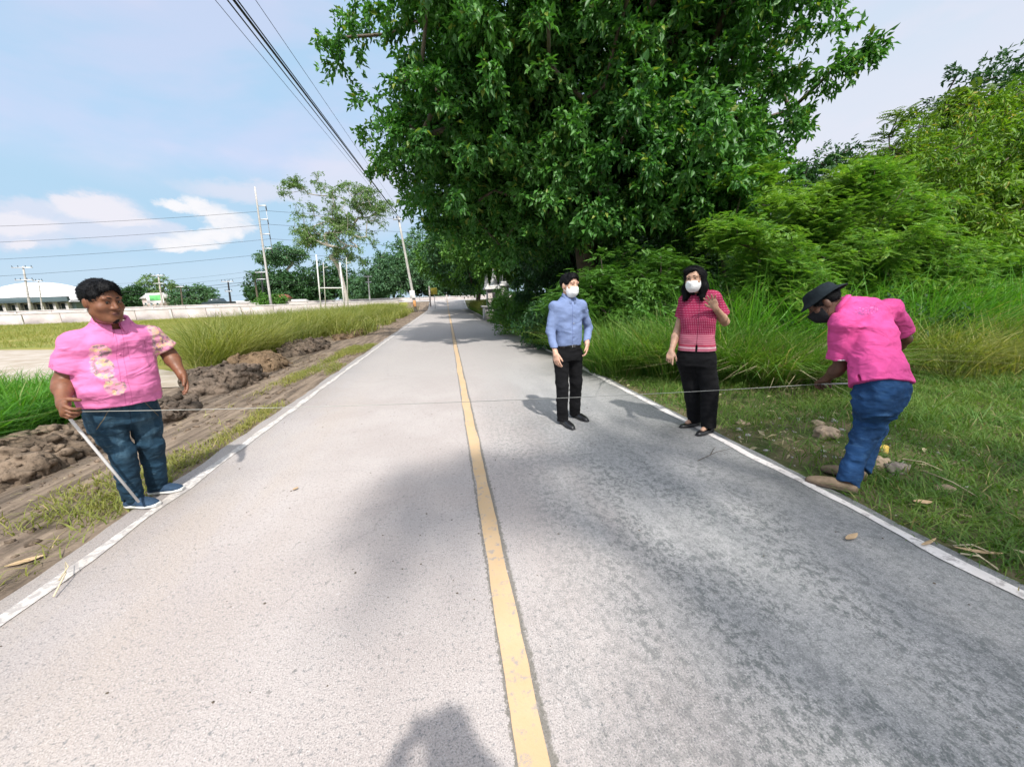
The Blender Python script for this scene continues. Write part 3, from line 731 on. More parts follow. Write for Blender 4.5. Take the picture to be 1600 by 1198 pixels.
clump('grass_clump','arching clump with pale dry blades right of the woman in red',5.0,5.4,0.6,1300,1.0,0.016,M['grass_right'],rg,lean=0.8,curl=1.2,group=g)
clump('dry_grass_clump','pale dry drooping blades right of the woman in red',5.0,5.2,0.45,260,0.95,0.014,M['straw'],rg,lean=0.9,curl=1.4,group=g)
clump('grass_clump','grass clump in front of the man in the pink polo',5.7,5.0,0.6,1100,0.85,0.015,M['grass_right'],rg,group=g)
clump('grass_clump','farthest tall grass clump where the road edge enters the shade',3.3,9.2,0.7,900,1.0,0.02,M['grass_right'],rg,group=g)
clump('grass_clump','dark grass clump at the shaded edge left of the man in blue',3.1,11.8,0.7,800,0.8,0.022,M['grass_right'],rg,group=g)
p3=scatter(3.4,14.5,4.9,9.5,26000,rg,lambda x,y:ramp01(x*0.25+y,6.1,7.2)*np.clip(0.6+fbm(x*0.6,y*0.6,0,36,2)*1.5,0,1))
grass('tall_grass',p3,0.92,0.013,M['grass_right'],rg,0.5,0.9,0.9)
p3=scatter(4.5,13,5.6,7.6,5200,rg,lambda x,y:(fbm(x*0.9,y*0.9,0,71,2)>0.02)*1.0)
grass('reedy_weeds',p3,1.45,0.02,M['grass_bright'],rg,0.35,0.8,0.8)
p3=scatter(7.0,13.5,4.2,7.5,17000,rg,lambda x,y:np.clip(0.75+fbm(x*0.6,y*0.6,0,37,2)*1.5,0,1))
grass('long_yellow_grass',p3,0.80,0.014,M['grass_tall'],rg,0.6,1.0)
p3=scatter(2.75,8,9.0,50,16000,rg,lambda x,y:np.clip(0.7+fbm(x*0.5,y*0.5,0,38,2),0,1),1.2)
grass('verge_grass',p3,0.6,0.035,M['grass_right'],rg,0.5,0.9)
p3=scatter(2.95,5.6,26,48,6000,rg)
grass('sunlit_verge_grass',p3,1.1,0.05,M['grass_tall'],rg,0.4,0.8)
# left side
p4=scatter(-3.6,-2.44,2.2,14,34000,rg,lambda x,y:np.clip(0.15+fbm(x*1.6,y*0.55,0,41,3)*3.0,0,1)*ramp01(-x,2.42,2.62)*ramp01(-x,3.5,3.05)*np.where(y<2.9,0.25,1))
grass('left_verge_grass',p4,0.085,0.008,M['grass_field'],rg,0.6,0.9)
p4=scatter(-7.6,-4.9,3.7,6.6,15000,rg,lambda x,y:ramp01(-x-0.15*y,4.0,4.5)*0.95)
grass('bright_tall_grass',p4,0.68,0.015,M['grass_bright'],rg,0.45,0.9)
p4=scatter(-9.0,-5.2,8.8,50,85000,rg,lambda x,y:(0.35+0.65*(fbm(x*0.6,y*0.35,0,43,3)>-0.15))*ramp01(-x,4.9+0.0*y,5.6)*ramp01(y,8.6,10.0)*((-x)<0.52*y+0.7),1.35)
d=p4[:,1]; grass('roadside_tall_grass',p4,1.05,0.014,M['grass_tall'],rg,0.5,0.95,0.9)
p4=scatter(-4.9,-3.5,17,50,7000,rg,lambda x,y:np.clip(0.5+fbm(x*0.9,y*0.3,0,45,2)*2,0,1)*ramp01(-x,3.2,4.2),1.1)
grass('roadside_tall_grass',p4,0.8,0.03,M['grass_tall'],rg,0.45,0.8)
def path_mask(x,y):
    cx=-4.6-(y-7.4)*1.25
    return np.exp(-((x-cx)/(1.1+0.17*(y-7)))**2)*ramp01(y,6.8,7.6)*ramp01(y,22,17)
p4=scatter(-60,-7.5,6.5,56,125000,rg,lambda x,y:np.clip(0.65+fbm(x*0.25,y*0.25,0,46,2),0,1)*(path_mask(x,y)<0.3)*((-x)<y*1.9+6),1.3)
grass('field_grass',p4,0.28,0.019,M['grass_field'],rg,0.5,0.8)
# ------------------------------------------------------------------ sandy path and small pond left of the bank
yy=np.linspace(8.1,20,60); V=[];F=[]
for i,y in enumerate(yy):
    cx=-4.75-(y-7.4)*1.25; hw=(0.85+0.16*(y-7))*(0.55+0.45*ramp01(y,8.1,9.2))*ramp01(y,20.5,17)
    for j,t in enumerate(np.linspace(-1,1,13)):
        x=cx+t*hw*1.5+0.25*float(fbm(y*0.8,t*2,0,5,2)); V.append((x,y,float(terrain(x,y))+0.02*(1-abs(t))+0.004-0.05*(abs(t)>0.99)))
for i in range(59):
    for j in range(12): F.append([i*13+j,i*13+j+1,(i+1)*13+j+1,(i+1)*13+j])
m,T,b,oc,_=newmat('pale_sand')
n=T.noise(oc,1.5,5,0.6); T.l.new(T.mix(T.ramp(n,0.35,0.65),(0.30,0.25,0.19),(0.40,0.35,0.30)),b.inputs['Base Color']); b.inputs['Roughness'].default_value=0.9
bump(T,b,T.noise(oc,12,4,0.7),0.4,0.02)
M['sand']=m
tag(mesh_obj('sandy_path',V,F,m,smooth=True),kind='structure')

# ------------------------------------------------------------------ highway, barrier wall
m=MB(); m.add([(-300,60,1.03),(300,60,1.03),(300,76,1.03),(-300,76,1.03)],[[0,1,2,3]]); 
tag(m.build('cross_road',simple('pale_concrete_road',(0.50,0.48,0.46),0.8,0.15,0.5,bmp=0.1)),kind='structure')
def barrier(label,x0,x1,y,z0,z1,seg,name='barrier_wall'):
    root=empty(name,((x0+x1)/2,y,z0)); tag(root,label,'wall')
    n=int(abs(x1-x0)/seg); cx=(x0+x1)/2
    m=MB()
    for i in range(n):
        a=x0+(x1-x0)*i/n; b_=x0+(x1-x0)*(i+1)/n
        m.box(((a+b_)/2-cx,0,(z1-z0)/2-0.08),((b_-a)/2-0.015,0.11,(z1-z0)/2-0.08),bev=0.02)
    m.build('panels',M['palewall'],root)
    m=MB(); m.box((0,0,z1-z0-0.07),((x1-x0)/2,0.16,0.07),bev=0.02); m.build('coping',M['concrete'],root)
    m=MB()
    for i in range(0,n,2):
        a=x0+(x1-x0)*i/n; m.box((a-cx,-0.18,(z1-z0)/2-0.1),(0.16,0.07,(z1-z0)/2-0.1),bev=0.01)
    m.build('buttresses',M['concrete'],root)
barrier('long low pinkish white wall along the far side of the field',-150,-6.6,57.3,-0.15,1.36,4.0)
barrier('second pale parapet on the far side of the cross road',-150,60,77,0.95,1.75,5.0)
for i,(x,wd,h) in enumerate([(-60,2.0,0.5),(-48,1.2,0.7),(-35,2.4,0.4),(-22,1.6,0.55)]):
    pass
# ------------------------------------------------------------------ domed hall
q=P(66,470,135); cx=q[0]; Y=135; z0=0.3
root=empty('domed_hall',(cx,Y,z0)); tag(root,'domed hall with white shell roof and grey glazed front far on the left','building')
topz=P(70,441,Y)[2]-z0; eav=P(70,467,Y)[2]-z0; hw=abs(P(142,470,Y)[0]-P(-12,470,Y)[0])/2
V=[];F=[];nu,nv=28,14
for i in range(nu+1):
    for j in range(nv+1):
        u=-1+2*i/nu; v=-1+2*j/nv
        V.append((u*hw,v*6.5,eav-0.6+(topz-eav+0.6)*max(0,(1-abs(u)**2.2))**0.6*max(0,1-abs(v)**2.2)**0.5))
for i in range(nu):
    for j in range(nv): F.append([i*(nv+1)+j,(i+1)*(nv+1)+j,(i+1)*(nv+1)+j+1,i*(nv+1)+j+1])
n0=len(V)
V+= [(x,y,z-0.5) for x,y,z in V]; F+=[[a+n0 for a in f[::-1]] for f in F]
mm,T,b,oc,_=newmat('dome_roof'); x_,y_,z_=T.sep(oc)
rib=T.ramp(T.math('ABSOLUTE',T.math('SUBTRACT',T.math('FRACT',T.math('MULTIPLY',x_,0.2)),0.5)),0.44,0.49)
T.l.new(T.mix(rib,(0.78,0.76,0.76),(0.62,0.60,0.60)),b.inputs['Base Color']); b.inputs['Roughness'].default_value=0.5
mesh_obj('roof',V,F,mm,root,smooth=True)
m=MB(); m.box((0,0,eav/2-0.4),(hw*0.93,4,eav/2),bev=0.05); m.build('wall',simple('grey_green_wall',(0.14,0.19,0.20),0.7,0.2,0.3),root)
m=MB(); m.box((0,-6.3,eav*0.93),(hw*0.97,0.4,0.7),bev=0.05); m.build('fascia',simple('dark_fascia',(0.05,0.08,0.09),0.7,0.2,0.3),root)
for k in range(8):
    x=-hw*0.86+k*hw*1.72/7
    m=MB(); m.box((x,-5.4,eav*0.45),(0.35,0.35,eav*0.45),bev=0.03); m.build('column',M['concrete'],root)
for k in range(7):
    x=-hw*0.86+(k+0.5)*hw*1.72/7; f=MB(); wd=hw*0.72/7
    for sx,sz,hx,hz in((0,eav*0.72,wd,0.12),(0,eav*0.18,wd,0.12),(-wd,eav*0.45,0.12,eav*0.27),(wd,eav*0.45,0.12,eav*0.27),(0,eav*0.45,0.08,eav*0.27)): f.box((x+sx,-4.1,sz),(hx,0.12,hz))
    fr=f.build('window_frame',M['concrete'],root); g_=MB(); g_.box((x,-4.06,eav*0.45),(wd,0.04,eav*0.27)); g_.build('pane',M['glass'],fr)

# ------------------------------------------------------------------ poles and wires
def sagline(a,b,s,n=24):
    a=np.array(a,float);b=np.array(b,float); t=np.linspace(0,1,n)[:,None]; p=a+(b-a)*t; p[:,2]-=4*s*(t*(1-t))[:,0]; return p
def wire(label,a,b,s,r,group,cat='overhead wire'):
    m=MB(); m.tube(sagline(a,b,s),r,6); return tag(m.build('overhead_wire',M['cable'],smooth=True),label,cat,group)
def upole(name,label,px,pyb,pyt,Y,pxt=None,arms=(),wd=0.16,mat='concrete',group='utility poles beyond the field',z0=None,sq=False):
    b_=P(px,pyb,Y); t_=P(px if pxt is None else pxt,pyt,Y)
    if z0 is not None: b_[2]=z0
    root=empty(name,tuple(b_)); tag(root,label,'utility pole',group)
    d=t_-b_; m=MB(); n=7; pts=[d*k/(n-1) for k in range(n)]
    m.tube(pts,[wd*(1-0.4*k/(n-1)) for k in range(n)],4 if sq else 8); m.build('shaft',M[mat],root)
    for f,hw in arms:
        c=d*f; m=MB(); m.box(c+np.array([0,-wd-0.02,0]),(hw,0.06,0.07),bev=0.01); a=m.build('cross_arm',M['greymetal'],root)
        for k in(-0.9,-0.35,0.35,0.9):
            m=MB(); m.lathe(c+np.array([k*hw,-wd-0.02,0.08]),[(0.0,0),(0.05,0),(0.03,0.08),(0.07,0.12),(0.03,0.2),(0.06,0.24),(0.0,0.3)],8); m.build('insulator',M['dark'],a)
    return root,b_,t_
# roadside pole that carries the cable bundle along the road
root,pb,pt=upole('utility_pole','leaning concrete pole on the left verge at the end of the cable bundle',650,481,338,46,pxt=622,arms=((0.965,0.55),),wd=0.17,group=None,z0=-0.1)
m=MB(); c=(pt-pb)*0.20; m.box(c+np.array([-0.05,-0.25,0]),(0.28,0.03,0.42),bev=0.01); m.build('sign_plate',M['white'],root)
m=MB(); m.box((pt-pb)*0.10+np.array([0.0,-0.2,0]),(0.16,0.12,0.35),bev=0.02); m.build('meter_box',simple('orange_box',(0.45,0.22,0.08),0.6,0.15,5),root)
near=P(365,0,9.0); dirn=near-pt
for k,(dx_,dz_,r,lab) in enumerate([(0,0,0.026,'thickest black cable of the bundle running overhead'),(0.05,0.05,0.014,'black cable just above the thickest one'),(-0.06,-0.03,0.014,'black cable just below the thickest one')]):
    e=pt+(near-pt)*1.3
    wire(lab,pt+np.array([dx_,0,dz_-0.06*k]),e+np.array([dx_*1.0,0,dz_]),0.0 if k==0 else 0.02,r*1.0,'cables running along the road')
n2=P(343,0,9.0); wire('thin faint wire left of the cable bundle',pt+np.array([-0.45,0,0.15]),pt+(n2-pt)*1.3,0.0,0.006,'cables running along the road')
n3=P(388,0,9.0); wire('thin faint wire right of the cable bundle',pt+np.array([0.45,0,0.15]),pt+(n3-pt)*1.3,0.0,0.006,'cables running along the road')
# concrete pylon of the transmission line
root,b1,t1=upole('transmission_pole','very tall white concrete pylon behind the wall',424,480,292,72,pxt=398,arms=(),wd=0.21,mat='concrete',group=None,z0=1.0,sq=True)
d=t1-b1; m=MB()
for f in(0.85,0.74,0.62,0.50):
    m=MB(); m.box(d*f+np.array([0.75,0,0]),(0.55,0.07,0.08),bev=0.01); a=m.build('bracket',M['greymetal'],root)
    m=MB(); m.lathe(d*f+np.array([1.25,0,-0.75]),[(0.0,0)]+[(0.10 if i%2 else 0.05,i*0.09) for i in range(8)]+[(0.0,0.75)],8); m.build('insulator',M['dark'],a)
m=MB(); m.tube([d*0.86+np.array([1.2,0,0.1]),d*0.5+np.array([1.3,0,0])],0.05,6); m.build('down_rod',M['greymetal'],root)
TL=[]
for k,f in enumerate((0.85,0.74,0.62,0.50)):
    a=b1+d*f+np.array([1.25,0,-0.75])
    wire('transmission wire left of the white pylon, number %s from the top'%('one','two','three','four')[k],a,a+np.array([-95,0,-1.5-k*0.4]),1.6,0.022,'transmission wires crossing the sky')
    wire('transmission wire right of the white pylon, number %s from the top'%('one','two','three','four')[k],a,a+np.array([95,0,-1.0]),1.6,0.022,'transmission wires crossing the sky')
upole('utility_pole','steel pole with two cross arms left of the head of the man in pink',48,489,416,84,pxt=36,arms=((0.97,1.6),(0.72,1.4)),wd=0.2,mat='concrete',z0=1.0)
upole('utility_pole','thin pole in front of the domed hall',66,487,438,90,pxt=60,arms=((0.98,0.8),),wd=0.13,z0=1.0)
upole('utility_pole','pale pole with two short cross arms standing behind the pale roofs',254,480,429,92,pxt=247,arms=((0.97,1.2),(0.75,1.0)),wd=0.18,mat='palewall',z0=1.0)
upole('utility_pole','reddish short pole between the pale pole and the small round tree',285,478,447,85,pxt=282,arms=((0.97,0.7),),wd=0.16,mat='bark',z0=1.0)
upole('utility_pole','dark pole with a black transformer right of the dark vehicle',361,478,438,80,pxt=356,arms=((0.95,1.0),(0.6,0.6)),wd=0.2,mat='dark',z0=1.0)
upole('utility_pole','dark pole just left of the white pylon',413,480,424,76,pxt=408,arms=((0.97,0.9),(0.78,0.7)),wd=0.2,mat='dark',z0=1.0)
upole('utility_pole','thin grey pole right of the airy tree',578,472,430,74,pxt=575,arms=((0.95,0.7),(0.75,0.5)),wd=0.13,z0=1.0)
# long horizontal wires of the local line
for k,(ya,yb,r) in enumerate([(447,440,0.035),(452,444,0.03),(443,432,0.015),(437,424,0.015),(458,460,0.012)]):
    a=P(-60,ya+12,80); c=P(408,yb-2,77); e=P(700,yb+4-8,75)
    wire('%s of the low wires strung between the far poles, left span'%('thickest','second thickest','third','topmost','lowest')[k],a,c,0.9,r,'low wires behind the field')
    wire('%s of the low wires strung between the far poles, right span'%('thickest','second thickest','third','topmost','lowest')[k],c,e,0.6,r*0.6,'low wires behind the field')
# white frame of posts in the field
g0=P(471,496,44); g1=P(488,494,46);
root=empty('post_frame',(P(600,497,44)[0],44,-0.1)); 
xl=P(472,480,44)[0]; xr=P(601-8,480,44)[0]
root.location=((xl+xr)/2,44,-0.1); tag(root,'thin white frame of two posts and a crossbar in the far grass','frame'); ox=(xl+xr)/2
xa=P(468,497,44)[0];xb=P(537,497,44)[0]; root.location=((xa+xb)/2,44,-0.1); ox=(xa+xb)/2
za=P(494,398,44)[2]
def post(pxb,pxt,pyt,Y,r,parent,name='post'):
    a=P(pxb,497,Y); t=P(pxt,pyt,Y); a[2]=-0.1
    m=MB(); m.tube([a-np.array([ox,44,-0.1]),t-np.array([ox,44,-0.1])],[r,r*0.8],8); m.build(name,M['white'],parent)
post(503,494,398,44,0.075,root); post(540,531,410,44,0.085,root)
a=P(500,450,44)-np.array([ox,44,-0.1]); c=P(534,450,44)-np.array([ox,44,-0.1]); m=MB(); m.tube([a,c],0.06,8); m.build('crossbar',M['white'],root)
for i,(pb_,pt_,py_,lab) in enumerate([(510,505,410,'slim white post behind the white frame'),(545,541,402,'slim white post right of the white frame')]):
    a=P(pb_,496,50);t=P(pt_,py_,50);a[2]=-0.1; m=MB(); m.tube([(0,0,0),tuple((t-a)*0.97),tuple(t-a)],[0.06,0.045,0.02],8); m.tube([(t-a)*0.9,(t-a)*0.9+np.array([0.5,0,0.1])],0.03,6)
    o=m.build('slim_post',M['white']); o.location=tuple(a); tag(o,lab,'post','slim posts in the field')
# palm-like tree
q=P(404,478,88); t=P(397,428,88); root=empty('palm_tree',(q[0],88,1.0)); tag(root,'thin palm tree left of the white pylon','palm tree'); d=t-np.array([q[0],88,1.0])
m=MB(); m.tube([d*k/5 for k in range(6)],[0.22-0.02*k for k in range(6)],8); m.build('trunk',M['bark'],root)
rg=np.random.default_rng(3); n=22; a=rg.random(n)*6.28; dr=np.stack([np.cos(a),np.sin(a),0.3+rg.normal(size=n)*0.6],-1)
V,F=fronds_arrays(np.repeat(d[None],n,0),dr,np.array([0,0,1.0])+rg.normal(size=(n,3))*0.2,np.full(n,1.7),8,rg,0.12,0.35); mesh_obj('crown',V,F,M['leaf_dark'],root)

# ------------------------------------------------------------------ small things beyond the wall
def house(label,px0,px1,pyt,Y,wallm,roofm,depth=6,z0=1.0,nw=3):
    a=P(px0,470,Y)[0];b_=P(px1,470,Y)[0]; h=P((px0+px1)/2,pyt,Y)[2]-z0; cx=(a+b_)/2; hw=(b_-a)/2
    root=empty('low_house',(cx,Y,z0)); tag(root,label,'house','low houses beyond the cross road')
    wh=h*0.68; m=MB(); m.box((0,depth/2,wh/2-0.05),(hw,depth/2,wh/2)); m.build('wall',wallm,root)
    V=[(-hw-.4,-.4,wh-0.1),(hw+.4,-.4,wh-0.1),(hw+.4,depth+.4,wh-0.1),(-hw-.4,depth+.4,wh-0.1),(-hw-.4,depth/2,h),(hw+.4,depth/2,h)]
    mesh_obj('roof',V,[np.array([[0,1,5,4],[2,3,4,5],[3,2,1,0]]),np.array([[0,4,3],[1,2,5]])],roofm,root)
    for k in range(nw):
        x=-hw+(k+0.5)*2*hw/nw; s=min(0.5,hw/nw*0.5); f=MB()
        for sx,sz,hx,hz in((0,s,s,0.05),(0,-s,s,0.05),(-s,0,0.05,s),(s,0,0.05,s)): f.box((x+sx,-0.04,wh*0.5+sz),(hx+0.05,0.05,hz))
        fr=f.build('window_frame',M['white'],root); g_=MB(); g_.box((x,-0.015,wh*0.5),(s,0.02,s)); g_.build('pane',M['glass'],fr)
pinkw=simple('pink_plaster',(0.50,0.40,0.38),0.8,0.2,0.5); greyr=simple('pale_tin_roof',(0.55,0.53,0.52),0.5,0.15,0.6)
house('low pale house right of the dark tree by the head of the man in pink',222,250,457,118,pinkw,greyr)
house('wide low grey roofed house between two small trees far away',262,322,466,128,M['palewall'],greyr,nw=4)
house('small pale house below the utility pole with the transformer',325,420,470,140,pinkw,greyr,nw=5)
house('white low shed left of the dark trees behind the pylon',437,470,468,112,M['white'],greyr)
house('reddish roofed shed at the foot of the pylon',428,440,460,100,pinkw,simple('red_roof',(0.30,0.10,0.07),0.7,0.2,1),nw=1)
# green framed billboard thing
q=P(242,465,100); root=empty('billboard_stand',(q[0],100,1.0)); tag(root,'small green and white roadside billboard beside the pale pole','billboard')
m=MB(); m.box((0,0,2.6),(1.7,0.08,1.1),bev=0.02); m.build('panel',M['white'],root); m=MB(); m.box((0.2,-0.11,2.7),(1.2,0.03,0.6),bev=0.01); m.build('green_panel',simple('sign_green',(0.10,0.42,0.12),0.6,0.3,1.5),root)
for sx in(-1.2,1.2): m=MB(); m.box((sx,0.12,0.8),(0.08,0.05,0.85)); m.build('leg',M['greymetal'],root)
# dark vehicle
def pickup(label,px,Y,z0):
    q=P(px,478,Y); root=empty('pickup_truck',(q[0],Y,z0)); tag(root,label,'pickup truck')
    prof=[(-2.5,0.45),(-2.55,0.95),(-2.3,1.1),(-1.5,1.15),(-0.9,1.72),(0.6,1.75),(0.95,1.15),(2.5,1.1),(2.55,0.45)]
    V=[(x,s*0.88*(0.86 if z>1.3 else 1),z) for s in(-1,1) for x,z in prof]; n=len(prof); F4=[[i,(i+1)%n,n+(i+1)%n,n+i] for i in range(n)]
    me=bpy.data.meshes.new('body'); me.from_pydata(V,[],F4+[list(range(n))[::-1],list(range(n,2*n))]); me.materials.append(simple('dark_car_paint',(0.02,0.035,0.04),0.25,0.1,3,bmp=0,spec=0.7)); o=bpy.data.objects.new('body',me); link(o,root)
    for x0,x1 in((-1.25,-0.3),(-0.2,0.55)):
        m=MB(); m.box(((x0+x1)/2,-0.80,1.42),((x1-x0)/2,0.02,0.2),bev=0.01); m.build('side_window',M['glass'],root)
    for x in(-1.6,1.6):
        for s in(-1,1):
            m=MB(); m.tube([(x,s*0.72,0.36),(x,s*0.93,0.36)],0.36,16); wl=m.build('wheel',M['dark'],root); m=MB(); m.tube([(x,s*0.90,0.36),(x,s*0.945,0.36)],0.2,12); m.build('rim',M['greymetal'],wl)
pickup('dark pickup truck on the cross road by the far green shrub',343,82,1.05)
# signs near the pole at road end
for i,(px,py,colr,lab) in enumerate([(678,455,(0.62,0.50,0.08),'small yellow warning sign near the road end')]):
    q=P(px,py,52); root=empty('road_sign',(q[0],52,-0.05)); tag(root,lab,'sign'); h=q[2]+0.05
    m=MB(); m.tube([(0,0,0),(0,0,h)],0.04,8); m.build('post',M['greymetal'],root)
    r45=[[math.cos(R(45)),0,math.sin(R(45))],[0,1,0],[-math.sin(R(45)),0,math.cos(R(45))]]
    m=MB(); m.box((0,-0.06,h),(0.42,0.015,0.42),rot=r45 if i else None,bev=0.01); m.build('plate',simple('sign_paint',colr,0.5,0.1,3),root)
for i,(px,pyt,Y,lab) in enumerate([(673,448,54,'short concrete post left of the road end'),(699,462,58,'tiny pale bollard in the middle of the far road end')]):
    a=P(px,480,Y); t=P(px,pyt,Y); h=max(0.4,t[2]-float(terrain(a[0],Y)))
    m=MB(); m.box((0,0,h/2),(0.10,0.10,h/2),bev=0.02); m.lathe((0,0,h),[(0.0,0),(0.07,0),(0.05,0.08),(0,0.1)],8); o=m.build('concrete_post',M['palewall']); o.location=(a[0],Y,float(terrain(a[0],Y)) if i==0 else float(road_z(Y))); tag(o,lab,'post')

# ------------------------------------------------------------------ spired shrine on the right verge
Y=25; q=P(771,478,Y); root=empty('spired_shrine',(q[0]+0.1,Y,0.0)); tag(root,'small white shrine with pointed spires on the right verge','shrine')
m=MB(); m.box((0,0,0.5),(0.95,0.95,0.5),bev=0.03); m.box((0,0,1.06),(1.08,1.08,0.07),bev=0.02); m.build('plinth',M['concrete'],root)
m=MB(); m.box((0,0,1.75),(0.62,0.62,0.65),bev=0.02); m.build('chamber',M['palewall'],root)
m=MB(); m.box((0,-0.63,1.7),(0.25,0.03,0.45),bev=0.01); m.build('doorway',M['dark'],root)
m=MB(); m.box((0,0,2.46),(0.85,0.85,0.07),bev=0.02); m.box((0,0,2.62),(0.65,0.65,0.10),bev=0.02); m.build('roof',M['white'],root)
def spire(x,y,z,h,r):
    m=MB(); m.lathe((x,y,z),[(r,0),(r*1.1,h*0.06),(r*0.7,h*0.12),(r*0.85,h*0.2),(r*0.5,h*0.33),(r*0.58,h*0.38),(r*0.3,h*0.55),(r*0.34,h*0.6),(r*0.12,h*0.8),(0.0,h)],10); m.build('spire',M['white'],root,smooth=False)
spire(0,0,2.7,1.75,0.34)
for sx,sy in((-1,-1),(1,-1),(-1,1),(1,1)): spire(sx*0.62,sy*0.62,2.53,1.15,0.16)
root.scale=(0.78,0.78,0.78)
a=P(789,500,23.0); root=empty('gate_pillar',(a[0],23.0,0)); tag(root,'grey concrete pillar with white cap beside the shrine','pillar')
m=MB(); m.box((0,0,1.0),(0.19,0.19,1.0),bev=0.02); m.build('shaft',M['concrete'],root); m=MB(); m.box((0,0,2.07),(0.27,0.27,0.06),bev=0.015); m.box((0,0,2.2),(0.17,0.17,0.08),bev=0.02); m.build('cap',M['white'],root)
for px,py,Y,lab in((790,430,27,'white slender spire peeking above the shrub right of the shrine'),(853,462,24,'white spirit post in the undergrowth left of the man in blue')):
    q=P(px,py,Y); root=empty('shrine_post',(q[0],Y,0.0)); tag(root,lab,'shrine post')
    h=q[2]; m=MB(); m.box((0,0,h*0.35),(0.16,0.16,h*0.35),bev=0.02); m.build('post',M['palewall'],root)
    m=MB(); m.lathe((0,0,h*0.7),[(0.26,0),(0.28,0.08),(0.14,h*0.1),(0.16,h*0.14),(0.05,h*0.25),(0,h*0.34)],10); m.build('finial',M['white'],root)
# pale building seen through the gaps
q=P(1180,360,30); root=empty('teal_roofed_building',(q[0],30,0)); tag(root,'pale building with a teal roof glimpsed behind the right bushes','building')
h=P(1180,345,30)[2]; m=MB(); m.box((0,3,h*0.42),(5,3,h*0.42)); m.build('wall',M['palewall'],root)
V=[(-5.5,-0.6,h*0.82),(5.5,-0.6,h*0.82),(5.5,6.6,h*0.82),(-5.5,6.6,h*0.82),(-5.5,3,h*1.12),(5.5,3,h*1.12)]
mesh_obj('roof',V,[np.array([[0,1,5,4],[2,3,4,5],[3,2,1,0]]),np.array([[0,4,3],[1,2,5]])],simple('teal_roof',(0.10,0.36,0.40),0.5,0.15,0.6),root)
for k in range(5):
    x=-4+2*k; f=MB(); f.box((x,-0.04,h*0.5),(0.6,0.06,0.7),bev=0.02); fr=f.build('window_frame',M['white'],root); g_=MB(); g_.box((x,-0.09,h*0.5),(0.5,0.03,0.6)); g_.build('pane',M['glass'],fr)

# ------------------------------------------------------------------ surface nets
def surface_nets(D,origin,h):
    """D (nx,ny,nz) signed distance, negative inside"""
    ins=D<0
    c=[ins[a:D.shape[0]-1+a,b:D.shape[1]-1+b,k:D.shape[2]-1+k] for a in(0,1) for b in(0,1) for k in(0,1)]
    any_=np.logical_or.reduce(c); all_=np.logical_and.reduce(c); act=any_&~all_
    idx=np.full(act.shape,-1,np.int32); ijk=np.argwhere(act); idx[act]=np.arange(len(ijk))
    i,j,k=ijk.T; S=np.zeros((len(ijk),3)); N=np.zeros(len(ijk))
    corners=[(a,b,e) for a in(0,1) for b in(0,1) for e in(0,1)]
    val={cc:D[i+cc[0],j+cc[1],k+cc[2]] for cc in corners}
    for cc in corners:
        for ax in range(3):
            if cc[ax]==0:
                dd=list(cc);dd[ax]=1;dd=tuple(dd); v0=val[cc];v1=val[dd]; cross=(v0<0)!=(v1<0)
                t=np.where(cross,v0/(v0-v1+1e-12),0)
                p=np.array(cc,float)[None].repeat(len(ijk),0); p[:,ax]+=t
                S+=p*cross[:,None]; N+=cross
    V=(ijk+S/np.maximum(N,1)[:,None])*h+np.array(origin)
    F=[]
    for ax in range(3):
        o=[1,1,1]; a=[slice(None)]*3; b=[slice(None)]*3
        a[ax]=slice(0,-1); b[ax]=slice(1,None)
        s0=ins[tuple(a)];s1=ins[tuple(b)]; cr=np.argwhere(s0!=s1)
        u,v=(ax+1)%3,(ax+2)%3
        ok=(cr[:,u]>0)&(cr[:,v]>0)&(cr[:,u]<D.shape[u]-1)&(cr[:,v]<D.shape[v]-1); cr=cr[ok]
        def g(du,dv):
            q=cr.copy();q[:,u]-=du;q[:,v]-=dv; return idx[q[:,0],q[:,1],q[:,2]]
        quad=np.stack([g(1,1),g(0,1),g(0,0),g(1,0)],1)
        fl=s0[cr[:,0],cr[:,1],cr[:,2]]
        quad=np.where(fl[:,None],quad,quad[:,::-1]); F.append(quad)
    F=np.concatenate(F); F=F[(F>=0).all(1)]
    return V,F
def smin(a,b,k):
    if k<=0: return np.minimum(a,b)
    h=np.maximum(k-np.abs(a-b),0)/k; return np.minimum(a,b)-h*h*k*0.25
